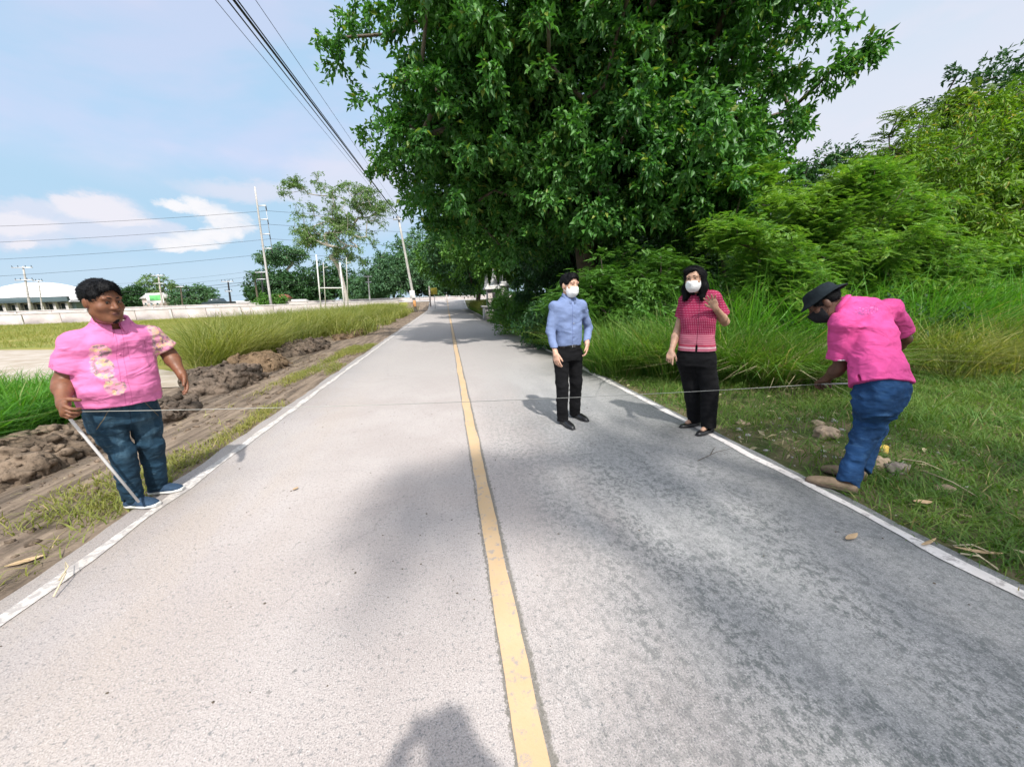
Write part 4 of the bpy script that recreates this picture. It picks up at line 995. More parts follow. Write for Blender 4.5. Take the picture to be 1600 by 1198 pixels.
class SDF:
    """a set of smooth blended shapes, meshed as one skin. Each op only touches the grid cells near it."""
    def __init__(s,h): s.h=h;s.ops=[];s.lo=np.full(3,1e9);s.hi=np.full(3,-1e9)
    def _add(s,fn,lo,hi,k,mode,grow=True):
        lo=np.array(lo,float);hi=np.array(hi,float)
        if mode=='u' and grow: s.lo=np.minimum(s.lo,lo);s.hi=np.maximum(s.hi,hi)
        s.ops.append((fn,lo,hi,k,mode))
    def cone(s,a,b,r1,r2,k=0.02,mode='u'):
        a=np.array(a,float);b=np.array(b,float)
        def fn(P_):
            ba=b-a;L2=max(1e-9,ba@ba);t=np.clip(((P_-a)@ba)/L2,0,1)
            return np.linalg.norm(P_-a-t[...,None]*ba,axis=-1)-(r1+(r2-r1)*t)
        r=max(r1,r2); s._add(fn,np.minimum(a,b)-r,np.maximum(a,b)+r,k,mode)
    def ell(s,c,r,rot=None,k=0.02,mode='u'):
        c=np.array(c,float);r=np.array(r,float)
        def fn(P_):
            q=P_-c
            if rot is not None: q=q@rot
            n=np.linalg.norm(q/r,axis=-1); g=np.linalg.norm(q/(r*r),axis=-1); return n*(n-1)/(g+1e-9)
        m=r.max() if rot is not None else r; s._add(fn,c-m,c+m,k,mode)
    def box(s,c,hh,rot=None,rd=0.005,k=0.01,mode='u'):
        c=np.array(c,float);hh=np.array(hh,float)
        def fn(P_):
            q=P_-c
            if rot is not None: q=q@rot
            q=np.abs(q)-hh+rd; return np.linalg.norm(np.maximum(q,0),axis=-1)+np.minimum(q.max(-1),0)-rd
        m=np.full(3,np.linalg.norm(hh)) if rot is not None else hh; s._add(fn,c-m,c+m,k,mode)
    def loft(s,O,frame,st,k=0.03,mode='u',p=2.3):
        """frame rows: side, depth, axis. stations (u, ox, oy, rside, rdepth)"""
        O=np.array(O,float);Fm=np.array(frame,float); st=np.array(st,float)
        uu=st[:,0]
        def sm(u,col):
            return np.interp(u,uf,tabs[:,col])
        uf=np.linspace(uu[0],uu[-1],160); tabs=np.stack([np.interp(uf,uu,st[:,c]) for c in range(1,5)],1)
        ker=np.hanning(23);ker/=ker.sum(); pad=np.pad(tabs,((11,11),(0,0)),mode='edge'); tabs=np.stack([np.convolve(pad[:,c],ker,'valid') for c in range(4)],1)
        def fn(P_):
            q=(P_-O)@Fm.T; u=q[...,2]; x=q[...,0]-sm(u,0); y=q[...,1]-sm(u,1); a=sm(u,2);b=sm(u,3)
            n=(np.abs(x/a)**p+np.abs(y/b)**p)**(1/p); d=(n-1)*np.minimum(a,b)
            return np.maximum(d,np.maximum(uu[0]-u,u-uu[-1]))
        pts=[]
        for row in st:
            for sx in(-1,1):
                for sy in(-1,1): pts.append(O+np.array([row[1]+sx*row[3],row[2]+sy*row[4],row[0]])@Fm)
        pts=np.array(pts); s._add(fn,pts.min(0),pts.max(0),k,mode)
    def sleeve(s,a,e,r1,r2,rin,k=0.03,depth=0.035):
        """tapered tube with a flat, hollowed end at e"""
        a=np.array(a,float);e=np.array(e,float);d=e-a;L=np.linalg.norm(d);d=d/L;b=e+d*r2
        def fn(P_):
            q=P_-a;u=q@d;t=np.clip(u/L,0,1);rad=np.linalg.norm(q-np.clip(u,0,L+1)[...,None]*d,axis=-1)
            o=np.maximum(rad-(r1+(r2-r1)*t),u-L)
            if rin>0:
                inner=np.maximum(rad-rin,(L-depth)-u); o=np.maximum(o,-inner)
            return o
        r=max(r1,r2); s._add(fn,np.minimum(a,e)-r,np.maximum(a,e)+r,k,'u')
    def plane(s,pt,n,k=0.0,lo=None,hi=None):
        """removes the side the normal points to"""
        pt=np.array(pt,float);n=unit(np.array(n,float))
        s.ops.append((lambda P_:-((P_-pt)@n),None if lo is None else np.array(lo,float),None if hi is None else np.array(hi,float),k,'s'))
    def disp(s,fn): s.ops.append((fn,None,None,0,'d'))
    def mesh(s,pad=0.03):
        h=s.h; lo=s.lo-pad;hi=s.hi+pad; n=np.ceil((hi-lo)/h).astype(int)+1
        D=np.full(n,0.25,np.float32)
        ax=[lo[i]+np.arange(n[i])*h for i in range(3)]
        for fn,a,b,k,mode in s.ops:
            if mode=='d':
                near=np.abs(D)<0.03; ijk=np.argwhere(near); Pn=lo+ijk*h; D[near]+=fn(Pn).astype(np.float32); continue
            if a is None: i0=np.zeros(3,int);i1=n
            else:
                mg=k+0.03; i0=np.maximum(0,np.floor((a-mg-lo)/h).astype(int)); i1=np.minimum(n,np.ceil((b+mg-lo)/h).astype(int)+1)
            if (i1<=i0).any(): continue
            sl=tuple(slice(i0[i],i1[i]) for i in range(3))
            X,Y,Z=np.meshgrid(ax[0][sl[0]],ax[1][sl[1]],ax[2][sl[2]],indexing='ij'); d=fn(np.stack([X,Y,Z],-1)).astype(np.float32)
            if mode=='u': D[sl]=smin(D[sl],d,k)
            elif mode=='s': D[sl]=-smin(-D[sl],d,k)
            elif mode=='i': D[sl]=-smin(-D[sl],-d,k)
        return surface_nets(D,lo,h)
    def build(s,name,mat,parent=None,smooth=True,sm=1):
        V,F=s.mesh()
        for _ in range(sm):
            e=np.concatenate([F[:,[0,1]],F[:,[1,2]],F[:,[2,3]],F[:,[3,0]]]); acc=np.zeros_like(V);cnt=np.zeros(len(V))
            for a,b in((0,1),(1,0)):
                for c in range(3): acc[:,c]+=np.bincount(e[:,a],weights=V[e[:,b],c],minlength=len(V))
                cnt+=np.bincount(e[:,a],minlength=len(V))
            V=V*0.5+0.5*acc/np.maximum(cnt,1)[:,None]
        return mesh_obj(name,V,F,mat,parent,smooth)

# ------------------------------------------------------------------ heaps of dug soil on the left bank
def soilmat(name,a,b2,dk):
    m,T,b,oc,_=newmat(name); n=T.noise(oc,3,5,0.65); n2=T.noise(oc,22,5,0.7)
    c=T.mix(T.ramp(n,0.35,0.65),a,b2); c=T.mix(T.ramp(n2,0.50,0.66,0,0.6),c,dk); c=T.mix(T.ramp(T.noise(oc,9,4,0.7),0.56,0.66,0,0.7),c,dk); T.l.new(c,b.inputs['Base Color']); b.inputs['Roughness'].default_value=0.95; b.inputs['Specular IOR Level'].default_value=0.15
    bump(T,b,n2,0.9,0.02); return m
M['soil']=soilmat('dug_soil',(0.085,0.064,0.047),(0.22,0.165,0.12),(0.035,0.028,0.022))
M['soil_dark']=soilmat('wet_soil',(0.06,0.048,0.038),(0.17,0.13,0.10),(0.025,0.021,0.017))
M['soil_red']=soilmat('reddish_soil',(0.12,0.082,0.052),(0.21,0.145,0.09),(0.05,0.035,0.02))
ICO=[(0,0,1),(0.894,0,0.447),(0.276,0.851,0.447),(-0.724,0.526,0.447),(-0.724,-0.526,0.447),(0.276,-0.851,0.447),(0.724,0.526,-0.447),(-0.276,0.851,-0.447),(-0.894,0,-0.447),(-0.276,-0.851,-0.447),(0.724,-0.526,-0.447),(0,0,-1)]
ICOF=np.array([(0,1,2),(0,2,3),(0,3,4),(0,4,5),(0,5,1),(1,6,2),(2,7,3),(3,8,4),(4,9,5),(5,10,1),(2,6,7),(3,7,8),(4,8,9),(5,9,10),(1,10,6),(6,11,7),(7,11,8),(8,11,9),(9,11,10),(10,11,6)])
def heap(label,cx,cy,rx,ry,hz,mat,seed,nb=26,amp=0.10,h=0.02,top=None):
    rg=np.random.default_rng(seed); z0=float(terrain(cx,cy)); S=SDF(h)
    S.ell((0,0,-0.02),(rx,ry,hz),k=0.05)
    for i in range(nb):
        a=rg.random()*6.28;q=rg.random()**0.5; x=math.cos(a)*q*rx*0.95;y=math.sin(a)*q*ry*0.95; z=hz*math.sqrt(max(0,1-q*q))*0.75; r=rg.uniform(0.06,0.17)*min(1.3,hz/0.3)
        S.ell((x,y,z),(r*rg.uniform(.8,1.4),r*rg.uniform(.8,1.3),r*rg.uniform(.6,1)),k=0.03)
    S.disp(lambda p:(np.abs(fbm(p[:,0]*5.5,p[:,1]*5.5,p[:,2]*5.5,seed,4))*2.6-0.5)*amp*1.5)
    S.disp(lambda p:-np.maximum(0,fbm(p[:,0]*13,p[:,1]*13,p[:,2]*13,seed+3,3))*0.14)
    S.plane((0,0,-0.12),(0,0,-1))
    V,F=S.mesh(); lo=np.array(ICO); cl=[];cf=[];k=0; tri=np.concatenate([F[:,[0,1,2]],F[:,[0,2,3]]])
    cand=V[V[:,2]>-0.06]; ncl=int(420*rx*ry/0.7)
    for i in range(ncl):
        p=cand[rg.integers(len(cand))]; s=0.007+0.065*rg.random()**4.5
        if rg.random()<0.25: p=p*np.array([1.12,1.12,0])+np.array([0,0,-0.02])
        v=lo*(1+rg.normal(size=(12,1))*0.22)*s*np.array([rg.uniform(.7,1.3),rg.uniform(.7,1.3),rg.uniform(.5,1)]); a_=rg.random()*6.28;c_,s_=math.cos(a_),math.sin(a_)
        cl.append(v@np.array([[c_,s_,0],[-s_,c_,0],[0,0,1]])+p+np.array([0,0,s*.3])); cf.append(ICOF+k); k+=12
    V2=np.concatenate([V]+cl); F2=np.concatenate([tri]+[np.concatenate(cf)+len(V)])
    o=mesh_obj('soil_heap',V2,F2,mat); o.location=(cx,cy,z0); tag(o,label,'soil heap','heaps of dug soil on the left bank'); return o
heap('broad cloddy soil heap left of the man in the floral pink shirt',-4.55,4.25,0.72,1.25,0.24,M['soil'],1,40)
heap('low pale soil heap at the left edge below the bright grass',-5.3,3.2,0.8,1.1,0.24,M['soil'],2,30)
heap('dark clod heap directly behind the knees of the man in pink',-4.3,5.9,0.6,0.8,0.22,M['soil_dark'],3,28)
heap('tall dark lumpy heap right of the hanging hand of the man in pink',-4.35,8.1,0.55,0.95,0.34,M['soil_dark'],4,34,0.14)
heap('brown heap topped with dry roots beyond the tall dark one',-4.55,9.9,0.6,0.9,0.36,M['soil_red'],5,26,0.12)
heap('dark soil heap under the overhanging grass in the middle distance',-4.6,13.2,0.55,1.6,0.30,M['soil_dark'],6,30,0.12,0.04)
heap('orange brown soil heap farthest along the left bank',-4.3,18.5,0.5,2.3,0.24,M['soil_red'],7,30,0.10,0.05)
# loose clods on the left verge
rg=np.random.default_rng(8)
def stones(name,n,x0,x1,y0,y1,s0,s1,mat,rg,dens=None):
    V=[];F=[];k=0
    ico=[(0,0,1),(0.894,0,0.447),(0.276,0.851,0.447),(-0.724,0.526,0.447),(-0.724,-0.526,0.447),(0.276,-0.851,0.447),(0.724,0.526,-0.447),(-0.276,0.851,-0.447),(-0.894,0,-0.447),(-0.276,-0.851,-0.447),(0.724,-0.526,-0.447),(0,0,-1)]
    fi=[(0,1,2),(0,2,3),(0,3,4),(0,4,5),(0,5,1),(1,6,2),(2,7,3),(3,8,4),(4,9,5),(5,10,1),(2,6,7),(3,7,8),(4,8,9),(5,9,10),(1,10,6),(6,11,7),(7,11,8),(8,11,9),(9,11,10),(10,11,6)]
    ico=np.array(ico);fi=np.array(fi)
    for i in range(n):
        x=rg.uniform(x0,x1);y=rg.uniform(y0,y1)
        if dens is not None and rg.random()>dens(x,y): continue
        s=s0+(s1-s0)*rg.random()**3; v=ico*(1+rg.normal(size=(12,1))*0.2)*s*np.array([1,rg.uniform(.6,1.3),rg.uniform(.4,.8)])
        a=rg.random()*6.28; c_,s_=math.cos(a),math.sin(a); v=v@np.array([[c_,s_,0],[-s_,c_,0],[0,0,1]])
        zz=0.0 if ROAD_L<x<ROAD_R else float(terrain(x,y))
        V.append(v+np.array([x,y,zz+s*0.15]));F.append(fi+k);k+=12
    return tag(mesh_obj(name,np.concatenate(V),np.concatenate(F),mat),kind='stuff')
stones('soil_clods',900,-4.6,-2.6,1.8,12,0.008,0.045,M['soil'],rg)
stones('gravel',900,2.75,6.5,1.5,5.0,0.006,0.035,M['concrete'],rg,lambda x,y:math.exp(-(((x-3.7)/0.9)**2+((y-3.0)/0.6)**2))+0.08)
stones('road_grit',500,-2.3,2.6,0.6,6,0.002,0.007,M['bark'],rg)
def rock(label,x,y,s,mat,seed,z=None,name='stone'):
    S=SDF(s[0]/12); rg=np.random.default_rng(seed); S.ell((0,0,0),s)
    for i in range(7):
        nn=unit(rg.normal(size=3)+np.array([0,0,.4])); S.plane(nn*np.array(s)*0.78,nn,k=0.01)
    S.disp(lambda p:fbm(p[:,0]*20,p[:,1]*20,p[:,2]*20,seed,3)*0.03*s[0]/0.1)
    o=S.build(name,mat,sm=0); o.location=(x,y,float(terrain(x,y))+s[2]*0.35); tag(o,label,'stone','stones on the right bank'); return o
tanst=simple('tan_stone',(0.36,0.27,0.19),0.9,0.3,9,bmp=0.6); greyst=simple('grey_stone',(0.20,0.17,0.15),0.9,0.3,9,bmp=0.6)
q=G(1290,680); rock('flat tan stone in the grass left of the knees of the bending man',q[0],q[1],(0.15,0.10,0.07),tanst,3)
q=G(1372,725); rock('brown stone just right of the shin of the bending man',q[0],q[1],(0.13,0.09,0.06),tanst,5)
q=G(1400,730); rock('grey brown stone beyond the boot of the bending man',q[0],q[1],(0.12,0.08,0.06),greyst,6)
q=G(1380,703); rock('bright yellow stone or fruit beside the shin of the bending man',q[0],q[1],(0.06,0.045,0.045),simple('yellow_ochre',(0.55,0.38,0.08),0.7,0.2,9),7)
q=G(1480,762); rock('pale flat stone in the grass right of the bending man',q[0],q[1],(0.09,0.06,0.03),tanst,8)
q=G(1310,668); rock('small orange brown stone behind the flat tan stone',q[0]-0.1,q[1]+0.15,(0.08,0.05,0.04),tanst,9)
q=G(1160,660); rock('small brown lump beside the right road line near the woman in red',q[0],q[1],(0.09,0.06,0.035),tanst,10)
# dry leaves and twigs
dryleaf=simple('dry_leaf',(0.45,0.31,0.18),0.8,0.25,20)
def dleaf(label,x,y,L,W,az,z,curl=0.25):
    n=9; V=[];F=[]
    for i in range(n):
        t=i/(n-1); w=W*math.sin(math.pi*min(1,t*0.95+0.03))**0.8
        for j in(-1,0,1): V.append(((t-0.5)*L,j*w/2,0.006+curl*w*abs(j)*0.5+0.10*L*(t-0.5)**2*2+(0.004 if j==0 else 0)))
    for i in range(n-1):
        for j in(0,1): F.append([i*3+j,(i+1)*3+j,(i+1)*3+j+1,i*3+j+1])
    m=len(V); V+=[(a,b,c+0.0015) for a,b,c in V]; F+=[[q+m for q in f[::-1]] for f in F]
    o=mesh_obj('dry_leaf',V,F,dryleaf); o.location=(x,y,z); o.rotation_euler=(0,0,az); tag(o,label,'dry leaf','dry fallen leaves'); return o
q=G(1330,841); dleaf('curled pale brown leaf lying alone on the right lane',q[0],q[1],0.12,0.035,0.25,0.003)
q=G(38,872); dleaf('tan curled leaf on the dirt of the left verge',q[0],q[1],0.16,0.055,0.5,float(terrain(q[0],q[1])))
q=G(1500,868); dleaf('long straw coloured leaf on the white line at the right edge',q[0]+0.12,q[1],0.2,0.03,-0.5,0.0)
q=G(1450,850); dleaf('pale leaf fragment just inside the right white line',q[0],q[1],0.15,0.02,0.2,0.004)
q=G(1440,790); dleaf('reddish brown leaf in the grass right of the boot',q[0],q[1],0.11,0.05,-0.3,float(terrain(q[0],q[1]))+0.05)
q=G(462,765); dleaf('tiny reddish leaf on the left lane',q[0],q[1],0.05,0.03,1.0,0.003)
def twigs(name,label,pts,r,mat,z=0.01):
    m=MB(); 
    for a,b_ in pts:
        a=np.array(a,float);b_=np.array(b_,float); mid=(a+b_)/2+np.array([0.02,0.015,0.015]); m.tube([a,mid,b_],[r,r*0.8,r*0.4],5)
    return tag(m.build(name,mat),label,'twig')
def g3(px,py,up=0.01):
    q=G(px,py); q[2]=(0.004 if ROAD_L<q[0]<ROAD_R else float(terrain(q[0],q[1])))+up; return q
strawm=simple('straw_stick',(0.50,0.42,0.28),0.8,0.2,10)
twigs('dry_stalk','pale forked dry stalk beside the left white line at the lower left',[(g3(85,935),g3(107,892,0.06)),(g3(95,915,0.03),g3(110,900,0.09))],0.004,strawm)
twigs('dry_stalk','pale straw stalks heaped on the white line at the right edge',[(g3(1475,835),g3(1560,890,0.03)),(g3(1490,850,0.02),g3(1548,868,0.05)),(g3(1500,868),g3(1560,885,0.02))],0.006,strawm)
twigs('twig','thin bent twig lying on the right lane near the woman in red',[(g3(1090,722),g3(1145,702)),(g3(1110,712),g3(1118,700))],0.003,M['bark'])
twigs('dry_stalk','long curved dry stalk in the grass right of the boot',[(g3(1440,745,0.08),g3(1540,790,0.05)),(g3(1410,730,0.1),g3(1470,745,0.08))],0.005,strawm)
# ------------------------------------------------------------------ people
def fabric(name,c,var=0.12,rough=0.85,wv=700,bs=0.25,pattern=None,sheen=0.0):
    m,T,b,oc,_=newmat(name); n=T.noise(oc,7,4,0.6)
    col_=T.mix(T.ramp(n,0.3,0.7),tuple(x*(1-var) for x in c),tuple(min(1,x*(1+var)) for x in c))
    if pattern: col_=pattern(T,oc,col_)
    T.l.new(col_,b.inputs['Base Color']); b.inputs['Roughness'].default_value=rough; b.inputs['Specular IOR Level'].default_value=0.2
    bump(T,b,T.math('ADD',T.noise(T.mapv(oc,(1,1,1.8)),7,2,0.5,0.8),T.math('MULTIPLY',T.noise(oc,200,2,0.6),0.04)),bs,0.035); return m
def skinmat(name,c):
    m,T,b,oc,_=newmat(name); n=T.noise(oc,25,4,0.6)
    T.l.new(T.mix(T.ramp(n,0.3,0.7),tuple(x*0.82 for x in c),tuple(x*1.12 for x in c)),b.inputs['Base Color']); b.inputs['Roughness'].default_value=0.5; b.inputs['Specular IOR Level'].default_value=0.4
    b.inputs['Subsurface Weight'].default_value=0.06; b.inputs['Subsurface Scale'].default_value=0.01
    bump(T,b,T.noise(oc,300,3,0.6),0.1,0.002); return m
def mapjeans(T,oc,c):
    xx,yy_,zz=T.sep(oc); q=T.math('ABSOLUTE',T.math('SUBTRACT',T.math('ADD',T.math('ABSOLUTE',xx),T.math('MULTIPLY',zz,.55)),.535)); c=T.mix(T.math('MULTIPLY',T.ramp(q,.004,.001),T.math('MULTIPLY',T.ramp(zz,.66,.68),.8)),c,(.16,.12,.06))
    c=T.mix(T.math('MULTIPLY',T.ramp(T.math('ABSOLUTE',xx),.004,.001),T.ramp(zz,.62,.64,0,.7)),c,(.005,.01,.02))
    n=T.noise(T.mapv(oc,(1,1,0.35)),9,5,0.65); x,y,z=T.sep(oc)
    fade=T.math('MULTIPLY',T.ramp(n,0.42,0.72),T.ramp(z,0.28,0.55)); c=T.mix(T.math('MULTIPLY',fade,0.6),c,(0.075,0.14,0.19))
    cr=T.noise(T.mapv(oc,(1,1,3.5)),16,3,0.6,0.8); return T.mix(T.ramp(cr,0.58,0.72,0,0.35),c,(0.10,0.17,0.22))
M['jeans']=fabric('blue_denim',(0.012,0.035,0.060),0.3,0.9,bs=0.5,pattern=mapjeans)
M['jeans2']=fabric('mid_blue_denim',(0.014,0.048,0.125),0.3,0.9,bs=0.5,pattern=lambda T,oc,c:T.mix(T.ramp(T.noise(T.mapv(oc,(1,1,2.5)),14,4,0.6,0.8),0.52,0.7,0,0.5),c,(0.045,0.11,0.22)))
M['black_cloth']=fabric('black_cloth',(0.005,0.005,0.006),0.3,0.9,bs=0.3)
M['skin_dark']=skinmat('dark_brown_skin',(0.175,0.072,0.038)); M['skin_light']=skinmat('light_skin',(0.52,0.31,0.22)); M['skin_tan']=skinmat('tan_skin',(0.42,0.25,0.17)); M['skin_deep']=skinmat('deep_brown_skin',(0.10,0.045,0.028))
M['hair']=simple('black_hair',(0.004,0.004,0.005),0.6,0.3,40,bmp=0,spec=0.15)
M['eye_white']=simple('eye_white',(0.36,0.32,0.29),0.3,0.05,5,bmp=0); M['iris']=simple('iris',(0.012,0.008,0.006),0.15,0.1,5,bmp=0)
M['lip']=simple('lips',(0.12,0.045,0.038),0.5,0.15,60,bmp=0.1); M['lip_pale']=simple('lips_pale',(0.24,0.11,0.085),0.5,0.1,60,bmp=0.1)
M['mask']=fabric('mask_cloth',(0.78,0.78,0.78),0.03,0.8,bs=0.12); M['black_mask']=fabric('black_mask_cloth',(0.012,0.012,0.014),0.1,0.8)
M['black_leather']=simple('black_leather',(0.010,0.010,0.011),0.3,0.2,20,bmp=0.2,spec=0.6)
M['navy_canvas']=simple('navy_canvas',(0.020,0.045,0.085),0.85,0.25,60,bmp=0.3); M['rubber_white']=simple('white_rubber',(0.55,0.55,0.53),0.7,0.15,20)
M['tan_suede']=simple('tan_suede',(0.20,0.145,0.095),0.9,0.25,30,bmp=0.4); M['brown_rubber']=simple('brown_rubber',(0.10,0.07,0.05),0.8,0.2,20)
def rotm(yaw=0,pitch=0,roll=0):
    """columns right, forward, up; yaw left positive, pitch nod down positive, roll lean right positive"""
    a=Matrix.Rotation(yaw,3,'Z')@Matrix.Rotation(-pitch,3,'X')@Matrix.Rotation(roll,3,'Y'); return np.array(a)
class Rig:
    def __init__(s,name,label,wx,wy,face,cat='person'):
        s.o=np.array([wx,wy,0.0]); f=np.array(face,float);f/=np.linalg.norm(f); s.rz=math.atan2(-f[0],f[1])
        c,sn=math.cos(s.rz),math.sin(s.rz); s.R=np.array([[c,-sn,0],[sn,c,0],[0,0,1.0]])
        s.root=empty(name,(wx,wy,0),s.rz); tag(s.root,label,cat)
    def L(s,px,py,Y): return s.R.T@(P(px,py,Y)-s.o)
    def W(s,p): return s.R.T@(np.array(p,float)-s.o)
    def world(s,p): return s.R@np.array(p)+s.o
def sphere(m,c,r,rot=None,nu=12,nv=8):
    V=[];F=[]
    for i in range(nv+1):
        th=math.pi*i/nv
        for j in range(nu):
            a=2*math.pi*j/nu; V.append([math.sin(th)*math.cos(a),math.sin(th)*math.sin(a),math.cos(th)])
    V=np.array(V)*np.array(r)
    if rot is not None: V=V@rot.T
    for i in range(nv):
        for j in range(nu): F.append([i*nu+j,(i+1)*nu+j,(i+1)*nu+(j+1)%nu,i*nu+(j+1)%nu])
    m.add(V+np.array(c),F)
def head_sdf(S,c,Fm,sc,fat=0.0,nose=1.0):
    t=lambda *p:c+Fm@(np.array(p)*sc); r=lambda *p:np.array(p)*sc
    S.ell(t(0,-0.012,0.035),r(.076+fat*.006,.096,.086),Fm,0.02)
    S.ell(t(0,0.022,-0.035),r(.062+fat*.016,.068,.080),Fm,0.035)
    S.ell(t(0,0.015,-0.072),r(.050+fat*.024,.058,.040),Fm,0.03)
    S.ell(t(0,0.068,-0.098),r(.024+fat*.006,.018,.018),Fm,0.02)
    for sx in(-1,1):
        S.ell(t(sx*0.040,0.060,-0.028),r(.024+fat*.006,.022,.022),Fm,0.025)
        S.ell(t(sx*(0.078+fat*.006),-0.008,-0.008),r(.010,.020,.033),Fm,0.008)
        S.ell(t(sx*0.031,0.094,0.010),r(.019,.014,.012),Fm,0.012,'s')
    S.cone(t(-.042,.079,.030),t(.042,.079,.030),.011*sc,.011*sc,0.018)
    for sx in(-1,1): S.ell(t(sx*.031,.073,.008),r(.0155,.0145,.0135),Fm,0.006)
    S.cone(t(0,.084,.016),t(0,.104*nose,-.026),.0075*sc,.0135*sc,0.012)
    for sx in(-1,1): S.ell(t(sx*.0125,.094,-.030),r(.010,.010,.008),Fm,0.008)
    S.ell(t(0,.084,-.058),r(.027,.014,.009),Fm,0.008); S.ell(t(0,.082,-.071),r(.023,.013,.009),Fm,0.008)
    for sx in(-1,1): S.box(t(sx*.031,.0895,.007),r(.0125,.006,.0030),Fm,0.001,0.004,'s')
def strands(rig,S,mat,n,L,dirf,seed,w=.0022,sm=0,lift=.25):
    """the hair cap with many thin locks lying on it, one mesh"""
    V,F=S.mesh(); rg=np.random.default_rng(seed)
    q=V[F]; nrm=np.cross(q[:,2]-q[:,0],q[:,3]-q[:,1]); nrm=unit(nrm); c=q.mean(1)
    k=rg.integers(len(F),size=n); p=c[k]+rg.normal(size=(n,3))*.002; nn=nrm[k]; d0=dirf(p,nn,rg); d0=unit(d0-nn*np.sum(d0*nn,1,keepdims=True)); s=unit(np.cross(d0,nn)); ll=(L*(.5+.8*rg.random(n)))[:,None]
    ww=w*(.6+.8*rg.random(n))[:,None]
    a=p-nn*.001; m1=p+d0*ll*.5+nn*ll*lift*.5; t=p+d0*ll+nn*ll*lift*.35+rg.normal(size=(n,3))*.0035
    VV=np.stack([a-s*ww,a+s*ww,m1+s*ww*.8,m1-s*ww*.8,t],1).reshape(-1,3); i=np.arange(n)*5
    FF=np.concatenate([np.stack([i,i+1,i+2],1),np.stack([i,i+2,i+3],1),np.stack([i+3,i+2,i+4],1)])
    tri=np.concatenate([F[:,[0,1,2]],F[:,[0,2,3]]])
    return mesh_obj('hair',np.concatenate([V,VV]),np.concatenate([tri,FF+len(V)]),M[mat],rig.root,True)
def head_parts(rig,c,Fm,sc,lipmat='lip',lips=True,look=(0,0),hair='hair',browz=0.030):
    t=lambda *p:c+Fm@(np.array(p)*sc)
    for sx in(-1,1):
        m=MB(); sphere(m,t(sx*.031,.0735,.007),np.array([.0125]*3)*sc,Fm); e=m.build('eye',M['eye_white'],rig.root,True)
        m=MB(); sphere(m,t(sx*.031+look[0]*.005,.0825,.007+look[1]*.004),np.array([.0063,.0045,.0066])*sc,Fm); m.build('iris',M['iris'],e,True)
        m=MB(); m.tube([t(sx*(.018+.026*k),.0895-.011*k**2,.0085+.0035*math.sin(k*3.1)) for k in np.linspace(0,1,6)],[.0007,.0014,.0016,.0016,.0014,.0007],5); m.build('eyelashes',M['hair'],e,True)
        m=MB(); pts=[t(sx*(.012+.037*k),.091-.016*k**2,browz+.004*math.sin(k*2.6)+.002*(1-k)) for k in np.linspace(0,1,6)]; m.tube(pts,[.003*sc,.0044*sc,.0044*sc,.004*sc,.0032*sc,.0014*sc],6); m.build('eyebrow',M[hair],rig.root,True)
    if lips:
        m=MB(); pts=[t(x,.0965-12*x*x,-.0605-11*x*x+(0.0012 if abs(x)>0.004 else 0)) for x in np.linspace(-.024,.024,9)]; m.tube(pts,[.001,.0035,.0048,.005,.0045,.005,.0048,.0035,.001],6)
        pts=[t(x,.0935-12*x*x,-.0695-1*x*x) for x in np.linspace(-.022,.022,9)]; m.tube(pts,[.001,.004,.0055,.006,.0062,.006,.0055,.004,.001],6); m.build('lips',M[lipmat],rig.root,True)
def short_hair(rig,c,Fm,sc,mat='hair',fat=0,vol=0.007,line=0.068,seed=1,amp=.010,top=None):
    t=lambda *p:c+Fm@(np.array(p)*sc); r=lambda *p:np.array(p)*sc
    S=SDF(0.0035); S.ell(t(0,-0.016,0.040),r(.079+vol+fat*.006,.098+vol,.086+vol),Fm,0.0)
    S.ell(t(0,0.045,0.085),r(.060,.050,.038+vol),Fm,0.02)
    S.ell(t(0,0.105,line-0.087),r(.070+fat*.01,.080,.088),Fm,0.008,'s')
    for sx in(-1,1): S.ell(t(sx*.088,.020,-.055),r(.03,.055,.062),Fm,0.01,'s')
    S.plane(t(0,0,-0.055),-Fm[:,2],0.01)
    if top is not None: S.plane(t(0,0,top),Fm[:,2],0.004)
    S.disp(lambda p:fbm(p[:,0]*34,p[:,1]*34,p[:,2]*22,seed,4)*amp)
    def df(p,nn,rg):
        q=(p-c)@Fm; out=np.stack([q[:,0]*.6+.35*np.sign(q[:,0]+.02),np.where(q[:,1]>.0,.8,-.9),np.full(len(q),-.55)],1); return out@Fm.T+rg.normal(size=(len(q),3))*.35
    return strands(rig,S,mat,6500,.016*sc,df,seed,w=.0017,lift=.10)
